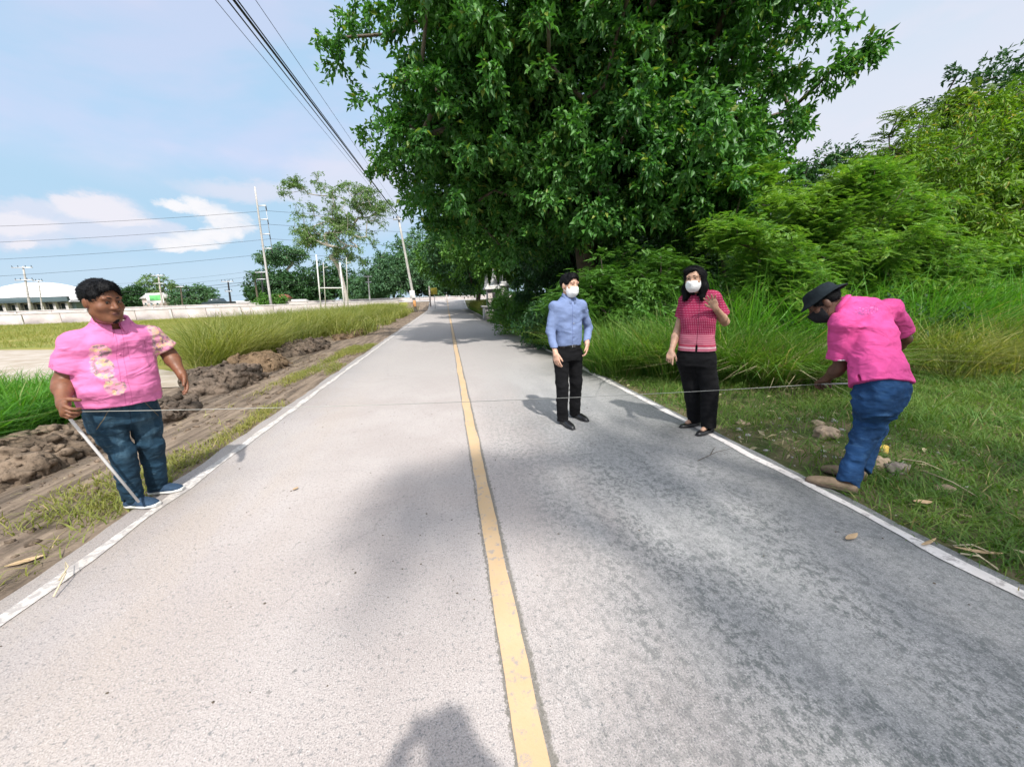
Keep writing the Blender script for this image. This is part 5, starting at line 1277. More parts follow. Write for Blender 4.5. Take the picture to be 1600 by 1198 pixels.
def hand(S,W,D,N,T_,curl=(0.3,0.35,0.4,0.5),sc=1.0,thumb=(0.6,0.5),spread=0.10,fat=1.0):
    W=np.array(W,float);D=unit(np.array(D,float));N=np.array(N,float);N=unit(N-D*(N@D));Tt=np.cross(D,N); Tt=Tt*np.sign(Tt@np.array(T_,float)+1e-6)
    Fm=np.stack([Tt,D,N],1)
    S.ell(W+D*.048*sc,np.array([.041*fat,.056,.0165*fat])*sc,Fm,0.012)
    S.box(W+D*.050*sc,np.array([.038*fat,.040,.012*fat])*sc,Fm,0.010,0.01)
    S.cone(W-D*.02*sc,W+D*.02*sc,.026*sc*fat,.027*sc*fat,0.015)
    for i,(off,ln) in enumerate([(.031,.074),(.0105,.082),(-.0105,.076),(-.030,.060)]):
        p=W+D*(.086-.006*(i==3)-.002*(i==0))*sc+Tt*off*sc*fat; a=0.0; d0=unit(D+Tt*(off*spread/.03))
        r=[.0098,.0090,.0080,.0072] if i<3 else [.0086,.0078,.0070,.0062]
        for k,fr in enumerate((.46,.30,.24)):
            a+=curl[i]*(0.8 if k==0 else 1.0); dd=d0*math.cos(a)+N*math.sin(a); q=p+dd*ln*fr*sc
            S.cone(p,q,r[k]*sc*fat,r[k+1]*sc*fat,0.004 if k==0 else 0.003); p=q
    p=W+D*.024*sc+Tt*.030*sc*fat
    for k,(ln,r0,r1) in enumerate([(.030,.0145,.0118),(.030,.0115,.0100),(.024,.0100,.0080)]):
        a=thumb[0]*(1-0.35*k); b_=thumb[1]*(0.6+0.5*k); dd=unit(D*math.cos(a)+Tt*math.sin(a)); dd=dd*math.cos(b_)+N*math.sin(b_); q=p+dd*ln*sc; S.cone(p,q,r0*sc*fat,r1*sc*fat,0.006); p=q
def limb(S,a,b,c,r0,r1,r2,k=0.02,bulge=0.12):
    a,b,c=map(lambda v:np.array(v,float),(a,b,c)); S.cone(a,b,r0,r1,k)
    m=b+(c-b)*0.28; S.cone(b,m,r1,r1*(1+bulge),k); S.cone(m,c,r1*(1+bulge),r2,k)
def wrinkle(amp,seed,sc=(9,9,14)):
    return lambda p:(np.abs(fbm(p[:,0]*sc[0],p[:,1]*sc[1],p[:,2]*sc[2],seed,2))*2-0.5)*amp*1.3
def shoe(rig,heel,toe,h,mat,solemat,w=0.048,solet=0.02,name='shoe',low=False,z0=0.0,lace=None):
    heel=np.array(heel,float);toe=np.array(toe,float);heel[2]=z0;toe[2]=z0; d=toe-heel;L=np.linalg.norm(d);d/=L; s=np.array([d[1],-d[0],0]); Fm=np.array([s,[0,0,1],d])
    S=SDF(0.0045)
    S.loft(heel,Fm,[(-.0,0,.030,w*.55,.030),(.03,0,h*.45,w*.78,h*.5),(L*.30,0,h*.46,w*.78,h*.50),(L*.52,0,.034 if not low else .024,w*.92,.040 if not low else .026),(L*.78,0,.027 if not low else .018,w*.98,.030 if not low else .021),(L*.95,0,.020,w*.72,.022 if not low else .017),(L+.004,0,.016,w*.40,.014)],k=0.0,p=2.2)
    S.ell(heel+d*.03+np.array([0,0,.03]),(w*.8,w*.8,.04),None,0.01)
    if low: S.ell(heel+d*L*.36+np.array([0,0,.050]),np.array([w*.62,L*.26,.032]),np.stack([s,d,[0,0,1.0]],1),0.006,'s')
    else: S.ell(heel+d*L*.24+np.array([0,0,h+.012]),np.array([w*.55,w*.8,.02]),np.stack([s,d,[0,0,1.0]],1),0.006,'s')
    S.plane(heel+np.array([0,0,solet*.7]),(0,0,-1))
    o=S.build(name,mat,rig.root,sm=1)
    S=SDF(0.0045)
    S.loft(heel,Fm,[(-.008,0,solet/2,w*.5,solet/2),(.03,0,solet/2,w*.84,solet/2),(L*.35,0,solet/2,w*.80,solet/2),(L*.68,0,solet/2,w*1.06,solet/2),(L*.92,0,solet/2,w*.86,solet/2),(L+.012,0,solet/2,w*.45,solet/2)],k=0.0,p=4)
    S.build('sole',solemat,o,sm=1)
    if lace:
        m=MB()
        for k in range(4):
            q=heel+d*L*(.42+.075*k)+np.array([0,0,h*(.86-.10*k)]); m.tube([q-s*.02,q+np.array([0,0,.006]),q+s*.02],.0022,5)
        m.build('laces',M[lace],o)
    return o
def trouser(rig,pel,st,legs,mat,seed,amp=0.006,k=0.04,name='trousers',h=0.0065,waistz=None,frame=((1,0,0),(0,1,0),(0,0,1)),wn=None):
    S=SDF(h); S.loft(pel,frame,st,k=k)
    for hip,knee,ank,r0,r1,r2 in legs:
        S.cone(hip,knee,r0,r1,k); S.sleeve(knee,ank,r1,r2,r2-.012,.02,.02)
    S.disp(wrinkle(amp,seed,(8,8,12))); S.disp(wrinkle(amp*.45,seed+1,(14,14,24)))
    if waistz is not None: S.plane(*waistz)
    return S.build(name,mat,rig.root,sm=1)
def collar(rig,c,Fm,r,mat,spread=0.5,h=0.036,name='collar',open_=0.35,dep=1.0):
    """turned-down collar: a band round the neck with two points in front"""
    n=25; V=[];F=[]
    for i in range(n):
        a=-math.pi+open_*0.45+(2*math.pi-open_*0.9)*i/(n-1)  # starts and ends at the front
        fr=abs(a)/math.pi if False else 0
        ang=a+math.pi  # 0..2pi from the front round the back
        x=math.sin(ang);y=math.cos(ang); front=max(0,y)**2
        for rr,zz in ((r*0.98,0.0),(r*1.02,h*0.55),(r*1.12,h*0.62),(r*(1.30+.42*front*spread*1.4),-h*(0.15+1.05*front)),(r*(1.27+.42*front*spread*1.4),-h*(0.22+1.10*front))):
            V.append(c+Fm@np.array([x*rr,y*rr*dep,zz-front*0.016]))
    for i in range(n-1):
        for j in range(4): F.append([i*5+j,i*5+j+1,(i+1)*5+j+1,(i+1)*5+j])
        F.append([i*5+4,i*5,(i+1)*5,(i+1)*5+4])
    F+= [[0,1,2,3],[ (n-1)*5+3,(n-1)*5+2,(n-1)*5+1,(n-1)*5]]
    return mesh_obj(name,V,F,mat,rig.root,True)
def mask_part(rig,c,Fm,sc,mat='mask'):
    t=lambda *p:c+Fm@(np.array(p)*sc); r=lambda *p:np.array(p)*sc
    S=SDF(0.003); S.ell(t(0,.029,-.048),r(.0715,.083,.086),Fm,0.0); S.cone(t(0,.093,-.006),t(0,.116,-.030),.010*sc,.015*sc,0.025); S.ell(t(0,.096,-.06),r(.032,.022,.034),Fm,0.03)
    S.plane(t(0,.030,0),-Fm[:,1],0.004); S.plane(t(0,0,.000),Fm[:,2]*1.0+Fm[:,1]*0.12,0.004); S.plane(t(0,0,-.124),-Fm[:,2],0.006)
    S.disp(lambda p:np.sin(((p-c)@Fm[:,2])/sc*420)*0.0006)
    o=S.build('face_mask',M[mat],rig.root,sm=1)
    m=MB()
    for sx in(-1,1):
        m.tube([t(sx*.060,.040,-.012),t(sx*.076,.015,.006),t(sx*.082,-.010,.018)],.0014,5); m.tube([t(sx*.058,.038,-.085),t(sx*.074,.010,-.05),t(sx*.080,-.012,-.035)],.0014,5)
    m.build('ear_loop',M[mat],o)
    return o
IDF=((1,0,0),(0,1,0),(0,0,1))
def buttons(rig,pts,mat='rubber_white',r=0.0055):
    for p in pts:
        m=MB(); sphere(m,p,(r,r*.5,r),None,8,5); m.build('button',M[mat],rig.root,True)

# ---- man in the floral pink shirt, left
A=Rig('person','heavy man in a pink shirt with floral print and blue jeans, standing on the left road line with a white rod','-',0,(1,0)) if False else None
A=Rig('person','heavy man in floral print pink shirt holding a white rod on the left line',-2.39,3.13,(0.76,-0.65))
rsh=A.L(118,533,2.97)+np.array([0,0,0]); lsh=A.L(236,521,3.27); cen=(rsh+lsh)/2
relb=A.L(99,597,2.93); rwr=A.L(99,630,2.78); lelb=A.L(264,553,3.34); lwr=A.L(284,585,3.26)
hc=A.L(160,470,3.02); yawA=R(20); HFA=rotm(yawA,R(12),R(3)); scA=1.06
neck0=np.array([cen[0],cen[1]-0.02,1.33])
S=SDF(0.0045)
head_sdf(S,hc,HFA,scA,fat=1.0)
S.cone(hc+HFA@np.array([0,-.02,-.06])*scA,neck0,.060,.070,0.03); S.ell(hc+HFA@np.array([0,.045,-.105])*scA,(.055,.045,.030),HFA,0.04)
S.ell(neck0-np.array([0,0,.07]),(.19,.11,.09),None,0.04); S.ell((cen[0]*.6,.0,1.08),(.14,.11,.26),None,0.05); S.ell((0.0,0,.80),(.14,.11,.12),None,0.05)
limb(S,rsh,relb,rwr,.062,.048,.030,0.03,0.04); limb(S,lsh,lelb,lwr,.060,.044,.028,0.03,0.06)
hd=unit(rwr-relb)
hand(S,rwr,hd+np.array([0,.3,0]),A.W(A.o+np.array([0.6,0.2,-.3])),A.W(A.o+np.array([.5,-.5,0])),(0.75,.8,.85,.9),1.05,(0.9,0.7),0.05,1.15)
hl=unit(lwr-lelb)
hand(S,lwr,hl+np.array([0,.0,-.6]),A.W(A.o+np.array([-0.6,-0.5,0])),A.W(A.o+np.array([.8,-.3,0])),(0.25,.3,.35,.4),1.0,(0.4,0.3),0.15,1.1)
ankR=A.W((-2.445,3.09,.07)); ankL=A.W((-2.41,3.29,.07))
kR=A.W((-2.41,3.06,.44)); kL=A.W((-2.33,3.22,.44)); hpR=np.array([.10,-.0,.78]); hpL=np.array([-.10,0,.78])
S.cone(hpR,kR,.08,.055,.03); S.cone(kR,ankR,.05,.036,.02); S.cone(hpL,kL,.08,.055,.03); S.cone(kL,ankL,.05,.036,.02)
S.build('body',M['skin_dark'],A.root)
head_parts(A,hc,HFA,scA,look=(0.4,-.8)); short_hair(A,hc,HFA,scA,vol=0.006,fat=.8,line=0.084,seed=4,amp=.010)
# short chin beard
t_=lambda *p:hc+HFA@(np.array(p)*scA)
S=SDF(0.0035); S.ell(t_(0,.066,-.104),np.array([.036,.031,.028])*scA,HFA,0.0); S.cone(t_(-.024,.083,-.052),t_(.024,.083,-.052),.006,.006,.004); S.ell(t_(0,.088,-.068),np.array([.024,.03,.0115])*scA,HFA,0.002,'s'); S.disp(lambda p:fbm(p[:,0]*60,p[:,1]*60,p[:,2]*60,3,2)*.004); S.build('beard',M['hair'],A.root,sm=0)
def printA(T,oc,c):
    p0=A.L(165,575,2.9); p1=A.L(160,550,2.92); p2=A.L(180,605,2.92); x,y,z=T.sep(oc)
    def el(p,rx,rz):
        u=T.math('DIVIDE',T.math('SUBTRACT',x,float(p[0])),rx); v=T.math('DIVIDE',T.math('SUBTRACT',z,float(p[2])),rz)
        return T.math('ADD',T.math('MULTIPLY',u,u),T.math('MULTIPLY',v,v))
    q=T.math('MINIMUM',T.math('MINIMUM',el(p0,.055,.075),el(p1,.05,.05)),el(p2,.055,.06)); q=T.math('ADD',q,T.math('MULTIPLY',T.math('SUBTRACT',T.noise(oc,22,3,.6),.5),1.9))
    left=T.ramp(x,float(lsh[0])+.045,float(lsh[0])+.02); msk=T.math('MAXIMUM',T.math('MULTIPLY',T.ramp(q,1.15,.85),T.ramp(y,0.0,.04)),left)
    dv=T.node('ShaderNodeVectorMath'); dv.operation='MULTIPLY_ADD'; T.l.new(T.noise(oc,30,3,.6,out=1),dv.inputs[0]); dv.inputs[1].default_value=(.05,.05,.05); T.l.new(oc,dv.inputs[2]); v=T.vor(dv.outputs[0],48,'F1'); vc=T.vor(dv.outputs[0],48,'F1',out=1); n=T.noise(oc,40,3,.6)
    pal=T.mix(T.ramp(n,.4,.6),(.55,.36,.17),(.48,.46,.28)); pal=T.mix(T.ramp(T.sep(vc)[0],.55,.6),pal,(.20,.17,.16)); pal=T.mix(T.ramp(T.sep(vc)[1],.62,.66),pal,(.66,.30,.38)); pal=T.mix(T.ramp(v,.40,.6,0,.35),pal,(.62,.20,.40))
    xl=T.math('SUBTRACT',x,T.math('MULTIPLY',T.math('MAXIMUM',T.math('SUBTRACT',z,1.0),0.0),float(cen[0])*3.0))
    c=T.mix(T.math('MULTIPLY',T.math('MAXIMUM',T.ramp(T.math('ABSOLUTE',T.math('SUBTRACT',xl,.020)),.0035,.001),T.ramp(T.math('ABSOLUTE',T.math('ADD',xl,.014)),.003,.001)),T.math('MULTIPLY',T.ramp(y,0,.04),.45)),c,(.30,.04,.14))
    px=T.math('ABSOLUTE',T.math('ADD',x,.115)); pz=T.math('ABSOLUTE',T.math('SUBTRACT',z,1.19)); bx=T.math('MAXIMUM',T.math('SUBTRACT',px,.050),T.math('SUBTRACT',pz,.058))
    c=T.mix(T.math('MULTIPLY',T.ramp(T.math('ABSOLUTE',bx),.0035,.001),T.math('MULTIPLY',T.ramp(y,0,.04),.5)),c,(.30,.04,.14))
    return T.mix(T.math('MULTIPLY',msk,.9),c,pal)
M['pinkA']=fabric('pink_floral_cloth',(0.60,0.165,0.35),0.08,0.8,bs=0.6,pattern=printA)
S=SDF(0.006)
hemc=A.L(193,636,3.10); ax=np.array([cen[0]-hemc[0]*.0,cen[1]*.5,0]);
S.loft((0,0,0),IDF,[(.815,0.0,.035,.212,.172),(.92,0.0,.045,.222,.195),(1.03,.0,.045,.222,.190),(1.15,cen[0]*.5,.03,.208,.160),(1.25,cen[0]*.9,cen[1]+.01,.198,.132),(1.33,cen[0],cen[1],.160,.100),(1.385,cen[0],cen[1]-.01,.10,.075)],k=0.0)
S.ell(rsh+np.array([-.01,0,-.02]),(.078,.074,.066),None,.06); S.ell(lsh+np.array([.01,0,-.02]),(.076,.074,.064),None,.06)
se=rsh+(relb-rsh)*.72; sl_=lsh+(lelb-lsh)*.70
S.sleeve(rsh+np.array([0,0,-.015]),se,.070,.088,.074,.04); S.sleeve(lsh+np.array([0,0,-.015]),sl_,.066,.078,.066,.04)
S.disp(wrinkle(.012,11,(5,5,8))); S.disp(wrinkle(.005,12,(12,12,16)))
S.cone(neck0+np.array([0,.01,-.03]),neck0+np.array([0,.05,.10]),.055,.12,0.004,'s')
S.plane((0,0,.815),(.06,-.02,-1))
S.cone((0,.03,.74),(0,.03,.835),.175,.165,0.004,'s')
S.build('shirt',M['pinkA'],A.root)
collar(A,neck0+np.array([0,.02,.060]),rotm(R(-2),R(14),0),.080,M['pinkA'],spread=1.1,h=.052,open_=.5)
m=MB(); pl=[np.array([.0+cen[0]*max(0,(z-1.0)/.3)*.9,[0][0],z]) for z in np.linspace(.83,1.27,12)]
def front(z): # front surface of the loft at this height
    zz=[.815,.92,1.03,1.15,1.25,1.33]; oy=[.035,.045,.045,.03,cen[1]+.01,cen[1]]; dd=[.172,.195,.190,.160,.132,.100]
    return np.interp(z,zz,oy)+np.interp(z,zz,dd)
buttons(A,[np.array([cen[0]*max(0,(z-1.0)/.3)*.9+.004,front(z)-.002,z]) for z in(.90,.99,1.08,1.17)],'pinkA',.006)
trouser(A,(0,0,0),[(.67,0,0,.165,.14),(.76,0,0,.188,.160),(.86,0,.02,.182,.16)],[(hpR+np.array([0,0,-.1]),kR,ankR+np.array([0,0,-.01]),0.100,.074,.058),(hpL+np.array([0,0,-.1]),kL,ankL+np.array([0,0,-.01]),.100,.074,.058)],M['jeans'],21,.011)
shoe(A,A.W((-2.50,3.10,0)),A.W((-2.27,3.055,0)),.075,M['navy_canvas'],M['rubber_white'],.052,.028,lace='rubber_white',z0=.004)
shoe(A,A.W((-2.47,3.29,0)),A.W((-2.245,3.30,0)),.075,M['navy_canvas'],M['rubber_white'],.052,.028,lace='rubber_white',z0=.004)
handA=A.world(rwr+hd*.075)
# white rod from his hand to his shoe
a=P(110,655,2.80); b_=P(217,784,2.97)
m=MB(); m.tube([a+(a-b_)*.06,a,a+(b_-a)*.5,b_],[.009,.009,.009,.008],10); tag(m.build('measuring_rod',M['white'],smooth=True),'white rod held by the heavy man in pink, its tip on his shoe','rod')

# ---- man in the blue shirt
B=Rig('person','slim man in blue long sleeved shirt and white mask standing on the right lane',1.32,4.16,(0.27,-0.96))
rsh=B.L(866,478,4.12); lsh=B.L(909,476,4.17); cen=(rsh+lsh)/2; cen_=cen.copy()
relb=B.L(860,517,4.10); rwr=B.L(868,552,3.98); lelb=B.L(919,512,4.24); lwr=B.L(917,536,4.12)
hc=B.L(890,446,4.12); HFB=rotm(R(8),R(3),R(-2)); sc=1.02; neck0=np.array([cen[0],cen[1]-.01,1.40])
S=SDF(0.0045); head_sdf(S,hc,HFB,sc); S.cone(hc+HFB@np.array([0,-.02,-.06]),neck0,.050,.056,.025)
S.ell(neck0-np.array([0,0,.08]),(.14,.08,.08),None,.04); S.ell((cen[0],cen[1],1.18),(.11,.065,.23),None,.05); S.ell((0,0,.88),(.11,.07,.12),None,.05)
limb(S,rsh,relb,rwr,.040,.031,.023,.02,.03); limb(S,lsh,lelb,lwr,.040,.031,.023,.02,.03)
hand(S,rwr,(rwr-relb)+np.array([0,.03,-.2]),B.W(B.o+np.array([.4,.3,0])),B.W(B.o+np.array([0.1,-1,0])),(.25,.35,.45,.5),1.0,(.5,.3),.12)
hand(S,lwr,(lwr-lelb)+np.array([0,.03,-.3]),B.W(B.o+np.array([-.8,.3,0])),B.W(B.o+np.array([0,-1,0])),(.3,.4,.5,.5),1.0,(.4,.3),.1)
ankR=B.W((1.235,4.10,.075)); ankL=B.W((1.44,4.29,.075)); hpR=B.W((1.235,4.15,.86)); hpL=B.W((1.405,4.19,.86)); kR=B.W((1.23,4.10,.47)); kL=B.W((1.43,4.21,.47))
for a,k_,n_ in((hpR,kR,ankR),(hpL,kL,ankL)): S.cone(a,k_,.065,.042,.03); S.cone(k_,n_,.042,.033,.02)
S.build('body',M['skin_light'],B.root)
head_parts(B,hc,HFB,sc,lips=False); short_hair(B,hc,HFB,sc,vol=.007,line=.080,seed=7); mask_part(B,hc,HFB,sc)
def patB(T,oc,c):
    x,y,z=T.sep(oc); g=T.math('MULTIPLY',T.math('SINE',T.math('MULTIPLY',x,520)),T.math('SINE',T.math('MULTIPLY',z,520)))
    c=T.mix(T.ramp(g,-.2,.6,0,.3),c,(.22,.28,.45)); return T.mix(T.ramp(T.math('ABSOLUTE',T.math('SUBTRACT',x,float(cen_[0])*.7+.015)),.004,.001,0,.6),c,(.05,.06,.18))
M['blueB']=fabric('blue_shirt_cloth',(0.145,0.195,0.345),0.12,.8,bs=.35,pattern=patB)
S=SDF(.0055)
S.loft((0,0,0),IDF,[(.905,0,.0,.148,.108),(.98,0,.005,.152,.112),(1.08,cen[0]*.3,.01,.152,.112),(1.2,cen[0]*.6,.01,.168,.114),(1.31,cen[0],cen[1],.170,.102),(1.39,cen[0],cen[1],.125,.078),(1.435,cen[0],cen[1]-.01,.075,.06)],k=0)
S.ell(rsh+np.array([-.006,0,-.01]),(.054,.052,.048),None,.05); S.ell(lsh+np.array([.006,0,-.01]),(.054,.052,.048),None,.05)
for a,e,w_ in((rsh,relb,rwr),(lsh,lelb,lwr)): S.cone(a+np.array([0,0,-.01]),e,.052,.046,.035); S.sleeve(e,e+(w_-e)*.93,.046,.037,.030,.015,.02)
S.disp(wrinkle(.009,31,(8,8,11)))
S.cone(neck0+np.array([0,.0,-.02]),neck0+np.array([0,.03,.09]),.045,.09,.004,'s'); S.plane((0,0,.905),(0,0,-1))
S.build('shirt',M['blueB'],B.root)
collar(B,neck0+np.array([0,.012,.045]),rotm(0,R(12),0),0.058,M['blueB'],spread=1.2,h=.042,open_=.4)
buttons(B,[np.array([cen[0]*.7,np.interp(z,[.9,1.08,1.2,1.31],[.108,.122,.124,.10+cen[1]])-.001,z]) for z in(.97,1.06,1.15,1.24)],r=.005)
S=SDF(.004); S.loft((0,0,0),IDF,[(.885,0,0,.150,.111),(.918,0,0,.150,.111)],k=0,p=2.3); S.build('belt',M['black_leather'],B.root)
m=MB(); m.box((.0,.114,.902),(.021,.004,.015),bev=.003); m.build('belt_buckle',M['greymetal'],B.root)
trouser(B,(0,0,0),[(.74,0,0,.145,.105),(.83,0,-.005,.155,.115),(.905,0,0,.145,.108)],[(hpR+np.array([0,0,-.07]),kR,ankR+np.array([0,0,-.035]),.088,.070,.062),(hpL+np.array([0,0,-.07]),kL,ankL+np.array([0,0,-.035]),.088,.070,.062)],M['black_cloth'],33,.008)
shoe(B,B.W((1.225,4.13,0)),B.W((1.285,3.86,0)),.06,M['black_leather'],M['dark'],.044,.018)
shoe(B,B.W((1.43,4.33,0)),B.W((1.53,4.08,0)),.06,M['black_leather'],M['dark'],.044,.018)

# ---- woman in the red blouse
C=Rig('person','woman in red patterned blouse and white mask raising one hand by the right line',2.47,3.52,(-0.58,-0.81))
rsh=C.L(1072,470,3.62); lsh=C.L(1114,465,3.48); cen=(rsh+lsh)/2; cenC=cen.copy()
relb=C.L(1058,518,3.66); rwr=C.L(1049,549,3.54); lelb=C.L(1133,503,3.48); lwr=C.L(1117,480,3.32)
hc=C.L(1085,436,3.50); HFC=rotm(R(-14),R(4),R(2)); sc=.98; neck0=np.array([cen[0],cen[1]-.01,1.42])
S=SDF(.0042); head_sdf(S,hc,HFC,sc); S.cone(hc+HFC@np.array([0,-.02,-.06]),neck0,.045,.052,.025)
S.ell(neck0-np.array([0,0,.08]),(.13,.075,.08),None,.04); S.ell((cen[0]*.5,.0,1.16),(.10,.06,.22),None,.05); S.ell((0,0,.88),(.12,.08,.12),None,.05)
limb(S,rsh,relb,rwr,.048,.036,.023,.02); limb(S,lsh,lelb,lwr,.048,.038,.024,.02)
hand(S,rwr,(rwr-relb)+np.array([0,.05,-.1]),C.W(C.o+np.array([.5,.5,0])),C.W(C.o+np.array([-.3,-.8,0])),(.05,.9,1.0,1.0),.95,(.6,.5),.1)
hand(S,lwr,C.W(C.o+P(1104,452,3.28)-P(1117,480,3.32)),C.W(C.o+np.array([-.6,-.8,.1])),C.W(C.o+np.array([-.8,.5,0])),(.10,.12,.14,.2),.95,(.7,.25),.32)
ankR=C.W((2.60,3.64,.085)); ankL=C.W((2.60,3.42,.085)); hpR=np.array([.085,0,.86]); hpL=np.array([-.085,0,.86]); kR=C.W((2.50,3.60,.47)); kL=C.W((2.585,3.42,.47))
for a,k_,n_ in((hpR,kR,ankR),(hpL,kL,ankL)): S.cone(a,k_,.07,.042,.03); S.cone(k_,n_,.04,.030,.02)
for n_,d_ in((ankR,C.W((2.44,3.63,.025))),(ankL,C.W((2.46,3.37,.025)))): S.cone(n_,n_+(d_-n_)*.6+np.array([0,0,.0]),.030,.022,.02)
S.build('body',M['skin_tan'],C.root); head_parts(C,hc,HFC,sc,lips=False); mask_part(C,hc,HFC,sc)
t_=lambda *p:hc+HFC@(np.array(p)*sc); r_=lambda *p:np.array(p)*sc
S=SDF(.0042); S.ell(t_(0,-.020,.036),r_(.086,.104,.094),HFC,0); 
for sx in(-1,1):
    S.cone(t_(sx*.066,-.02,.03),t_(sx*.078,-.015,-.08),.034,.034,.03); S.cone(t_(sx*.082,-.015,-.08),t_(sx*.078,.010,-.165),.038,.024,.03)
S.cone(t_(0,-.07,-.0),t_(0,-.075,-.13),.07,.055,.04); S.ell(t_(.02,.045,.092),r_(.055,.045,.026),HFC,.03)
S.ell(t_(-.006,.110,-.012),r_(.062,.092,.098),HFC,.01,'s'); S.ell(t_(0,.06,-.14),r_(.052,.09,.085),HFC,.01,'s')
S.disp(lambda p:fbm(p[:,0]*30,p[:,1]*30,p[:,2]*9,5,3)*.014)
def dfC(p,nn,rg):
    q=(p-hc)@HFC; fr=np.clip((q[:,1]-.01)/.05,0,1)*(q[:,2]>.02); o=np.stack([np.where(fr>.2,np.sign(q[:,0]-.02)*2.2,q[:,0]*3),-.8*fr,-np.ones(len(p))],1); return o@HFC.T+rg.normal(size=(len(p),3))*.16
strands(C,S,'hair',12000,.040,dfC,12,w=.0018,lift=.05)
def patC(T,oc,c):
    x,y,z=T.sep(oc); zl=T.ramp(z,1.045,1.03)
    def motif(sx,sz,th):
        fx=T.math('SUBTRACT',T.math('FRACT',T.math('MULTIPLY',x,sx)),.5); fz=T.math('SUBTRACT',T.math('FRACT',T.math('MULTIPLY',z,sz)),.5)
        return T.ramp(T.math('ADD',T.math('ABSOLUTE',fx),T.math('ABSOLUTE',fz)),th+.08,th-.06)
    up=T.math('MAXIMUM',motif(75,42,.24),0.0); band=T.ramp(z,1.20,1.19)
    lowm=motif(62,62,.28); mm=T.math('MULTIPLY',T.mix(band,up,lowm) if False else T.math('ADD',T.math('MULTIPLY',up,T.math('SUBTRACT',1.0,band)),T.math('MULTIPLY',lowm,band)),.75)
    c=T.mix(mm,c,(.50,.22,.30)); c=T.mix(T.math('MULTIPLY',T.math('GREATER_THAN',T.math('SINE',T.math('MULTIPLY',z,95)),.55),band),c,(.05,.02,.06))if False else c
    low=T.mix(T.ramp(T.math('SINE',T.math('MULTIPLY',z,300)),.0,.5),(.46,.17,.22),(.33,.05,.10)); low=T.mix(T.ramp(T.math('ABSOLUTE',T.math('SUBTRACT',z,.925)),.008,.005),low,(.35,.015,.05)); low=T.mix(T.ramp(T.math('ABSOLUTE',T.math('SUBTRACT',z,.90)),.008,.005),low,(.62,.40,.44))
    c=T.mix(zl,c,low); return T.mix(T.ramp(T.math('ABSOLUTE',x),.005,.002,0,.7),c,(.10,.01,.03))
M['redC']=fabric('red_woven_cloth',(0.26,0.014,0.058),.15,.85,bs=.2,pattern=patC)
S=SDF(.0055)
S.loft((0,0,0),IDF,[(.865,0,.0,.178,.130),(.95,0,.005,.168,.125),(1.06,cen[0]*.3,.01,.155,.120),(1.18,cen[0]*.6,.02,.160,.128),(1.29,cen[0],cen[1]+.02,.162,.118),(1.38,cen[0],cen[1],.135,.085),(1.44,cen[0],cen[1]-.01,.075,.06)],k=0)
S.ell(rsh,(.066,.062,.06),None,.04); S.ell(lsh,(.066,.062,.06),None,.04)
sr=rsh+(relb-rsh)*.55; sl_=lsh+(lelb-lsh)*.72; S.sleeve(rsh,sr,.062,.066,.054,.03); S.sleeve(lsh,sl_,.066,.074,.060,.03)
S.disp(wrinkle(.006,41,(7,7,10)))
S.cone(neck0+np.array([0,.02,-.05]),neck0+np.array([0,.06,.10]),.030,.11,.004,'s'); S.plane((0,0,.865),(0,0,-1)); S.cone((0,0,.80),(0,0,.885),.125,.12,.002,'s')
S.box((.0,.13,.885),(.008,.05,.045),None,.002,.002,'s')
S.build('blouse',M['redC'],C.root)
collar(C,neck0+np.array([0,.01,.035]),rotm(0,R(18),0),.062,M['redC'],spread=.9,h=.038,open_=.7)
trouser(C,(0,0,0),[(.72,0,0,.160,.120),(.80,0,0,.165,.125),(.93,0,0,.14,.11)],[(hpR+np.array([0,0,-.08]),kR,ankR+np.array([.0,0,-.015]),.100,.082,.072),(hpL+np.array([0,0,-.08]),kL,ankL+np.array([0,0,-.015]),.100,.082,.072)],M['black_cloth'],43,.006)
shoe(C,C.W((2.66,3.65,0)),C.W((2.425,3.625,0)),.045,M['black_leather'],M['dark'],.040,.012,low=True)
shoe(C,C.W((2.66,3.43,0)),C.W((2.44,3.36,0)),.045,M['black_leather'],M['dark'],.040,.012,low=True,z0=.004)

# ---- man in the pink polo bending over the tape, right
D_=Rig('person','man in bright pink polo and dark hat bending over the tape on the right bank',2.92,2.22,(-0.30,0.95))
hip=D_.L(1368,598,2.20); nk=D_.L(1318,478,2.42); lsh=D_.L(1317,503,2.38); rsh=D_.L(1388,484,2.44); cen=(lsh+rsh)/2
lelb=D_.L(1312,574,2.42); lwr=D_.L(1291,592,2.54); relb=D_.L(1414,530,2.50); rwr=D_.L(1378,560,2.68)
axis_=unit(cen-hip); Lt=np.linalg.norm(cen-hip); side=unit((rsh-lsh)-axis_*((rsh-lsh)@axis_)); dep=np.cross(axis_,side)
FT=np.array([side,dep,axis_])
hc=D_.L(1288,474,2.50); HFD=rotm(R(32),R(38),R(6)); sc=1.03
S=SDF(.0045); head_sdf(S,hc,HFD,sc); S.cone(hc+HFD@np.array([0,-.035,-.04]),cen+axis_*.02+(nk-cen)*.25,.050,.065,.03)
S.loft(hip,FT,[(0,0,-.02,.07,.05),(Lt*.5,0,-.01,.11,.08),(Lt,0,0,.13,.08),(Lt+.05,0,0,.08,.06)],k=.03)
limb(S,lsh,lelb,lwr,.052,.042,.027,.02); limb(S,rsh,relb,rwr,.052,.042,.027,.02)
hand(S,lwr,(lwr-lelb)*np.array([1,1,.6]),np.array([0.1,-.3,-1.]),np.array([-.2,-.6,.3]),(.9,.9,.95,1.0),1.0,(.5,.9),.05,1.05)
hand(S,rwr,(rwr-relb),np.array([-1,0,0.]),np.array([0,0,1.]),(.9,.9,.95,1.0),1.0,(.5,.9),.05,1.05)
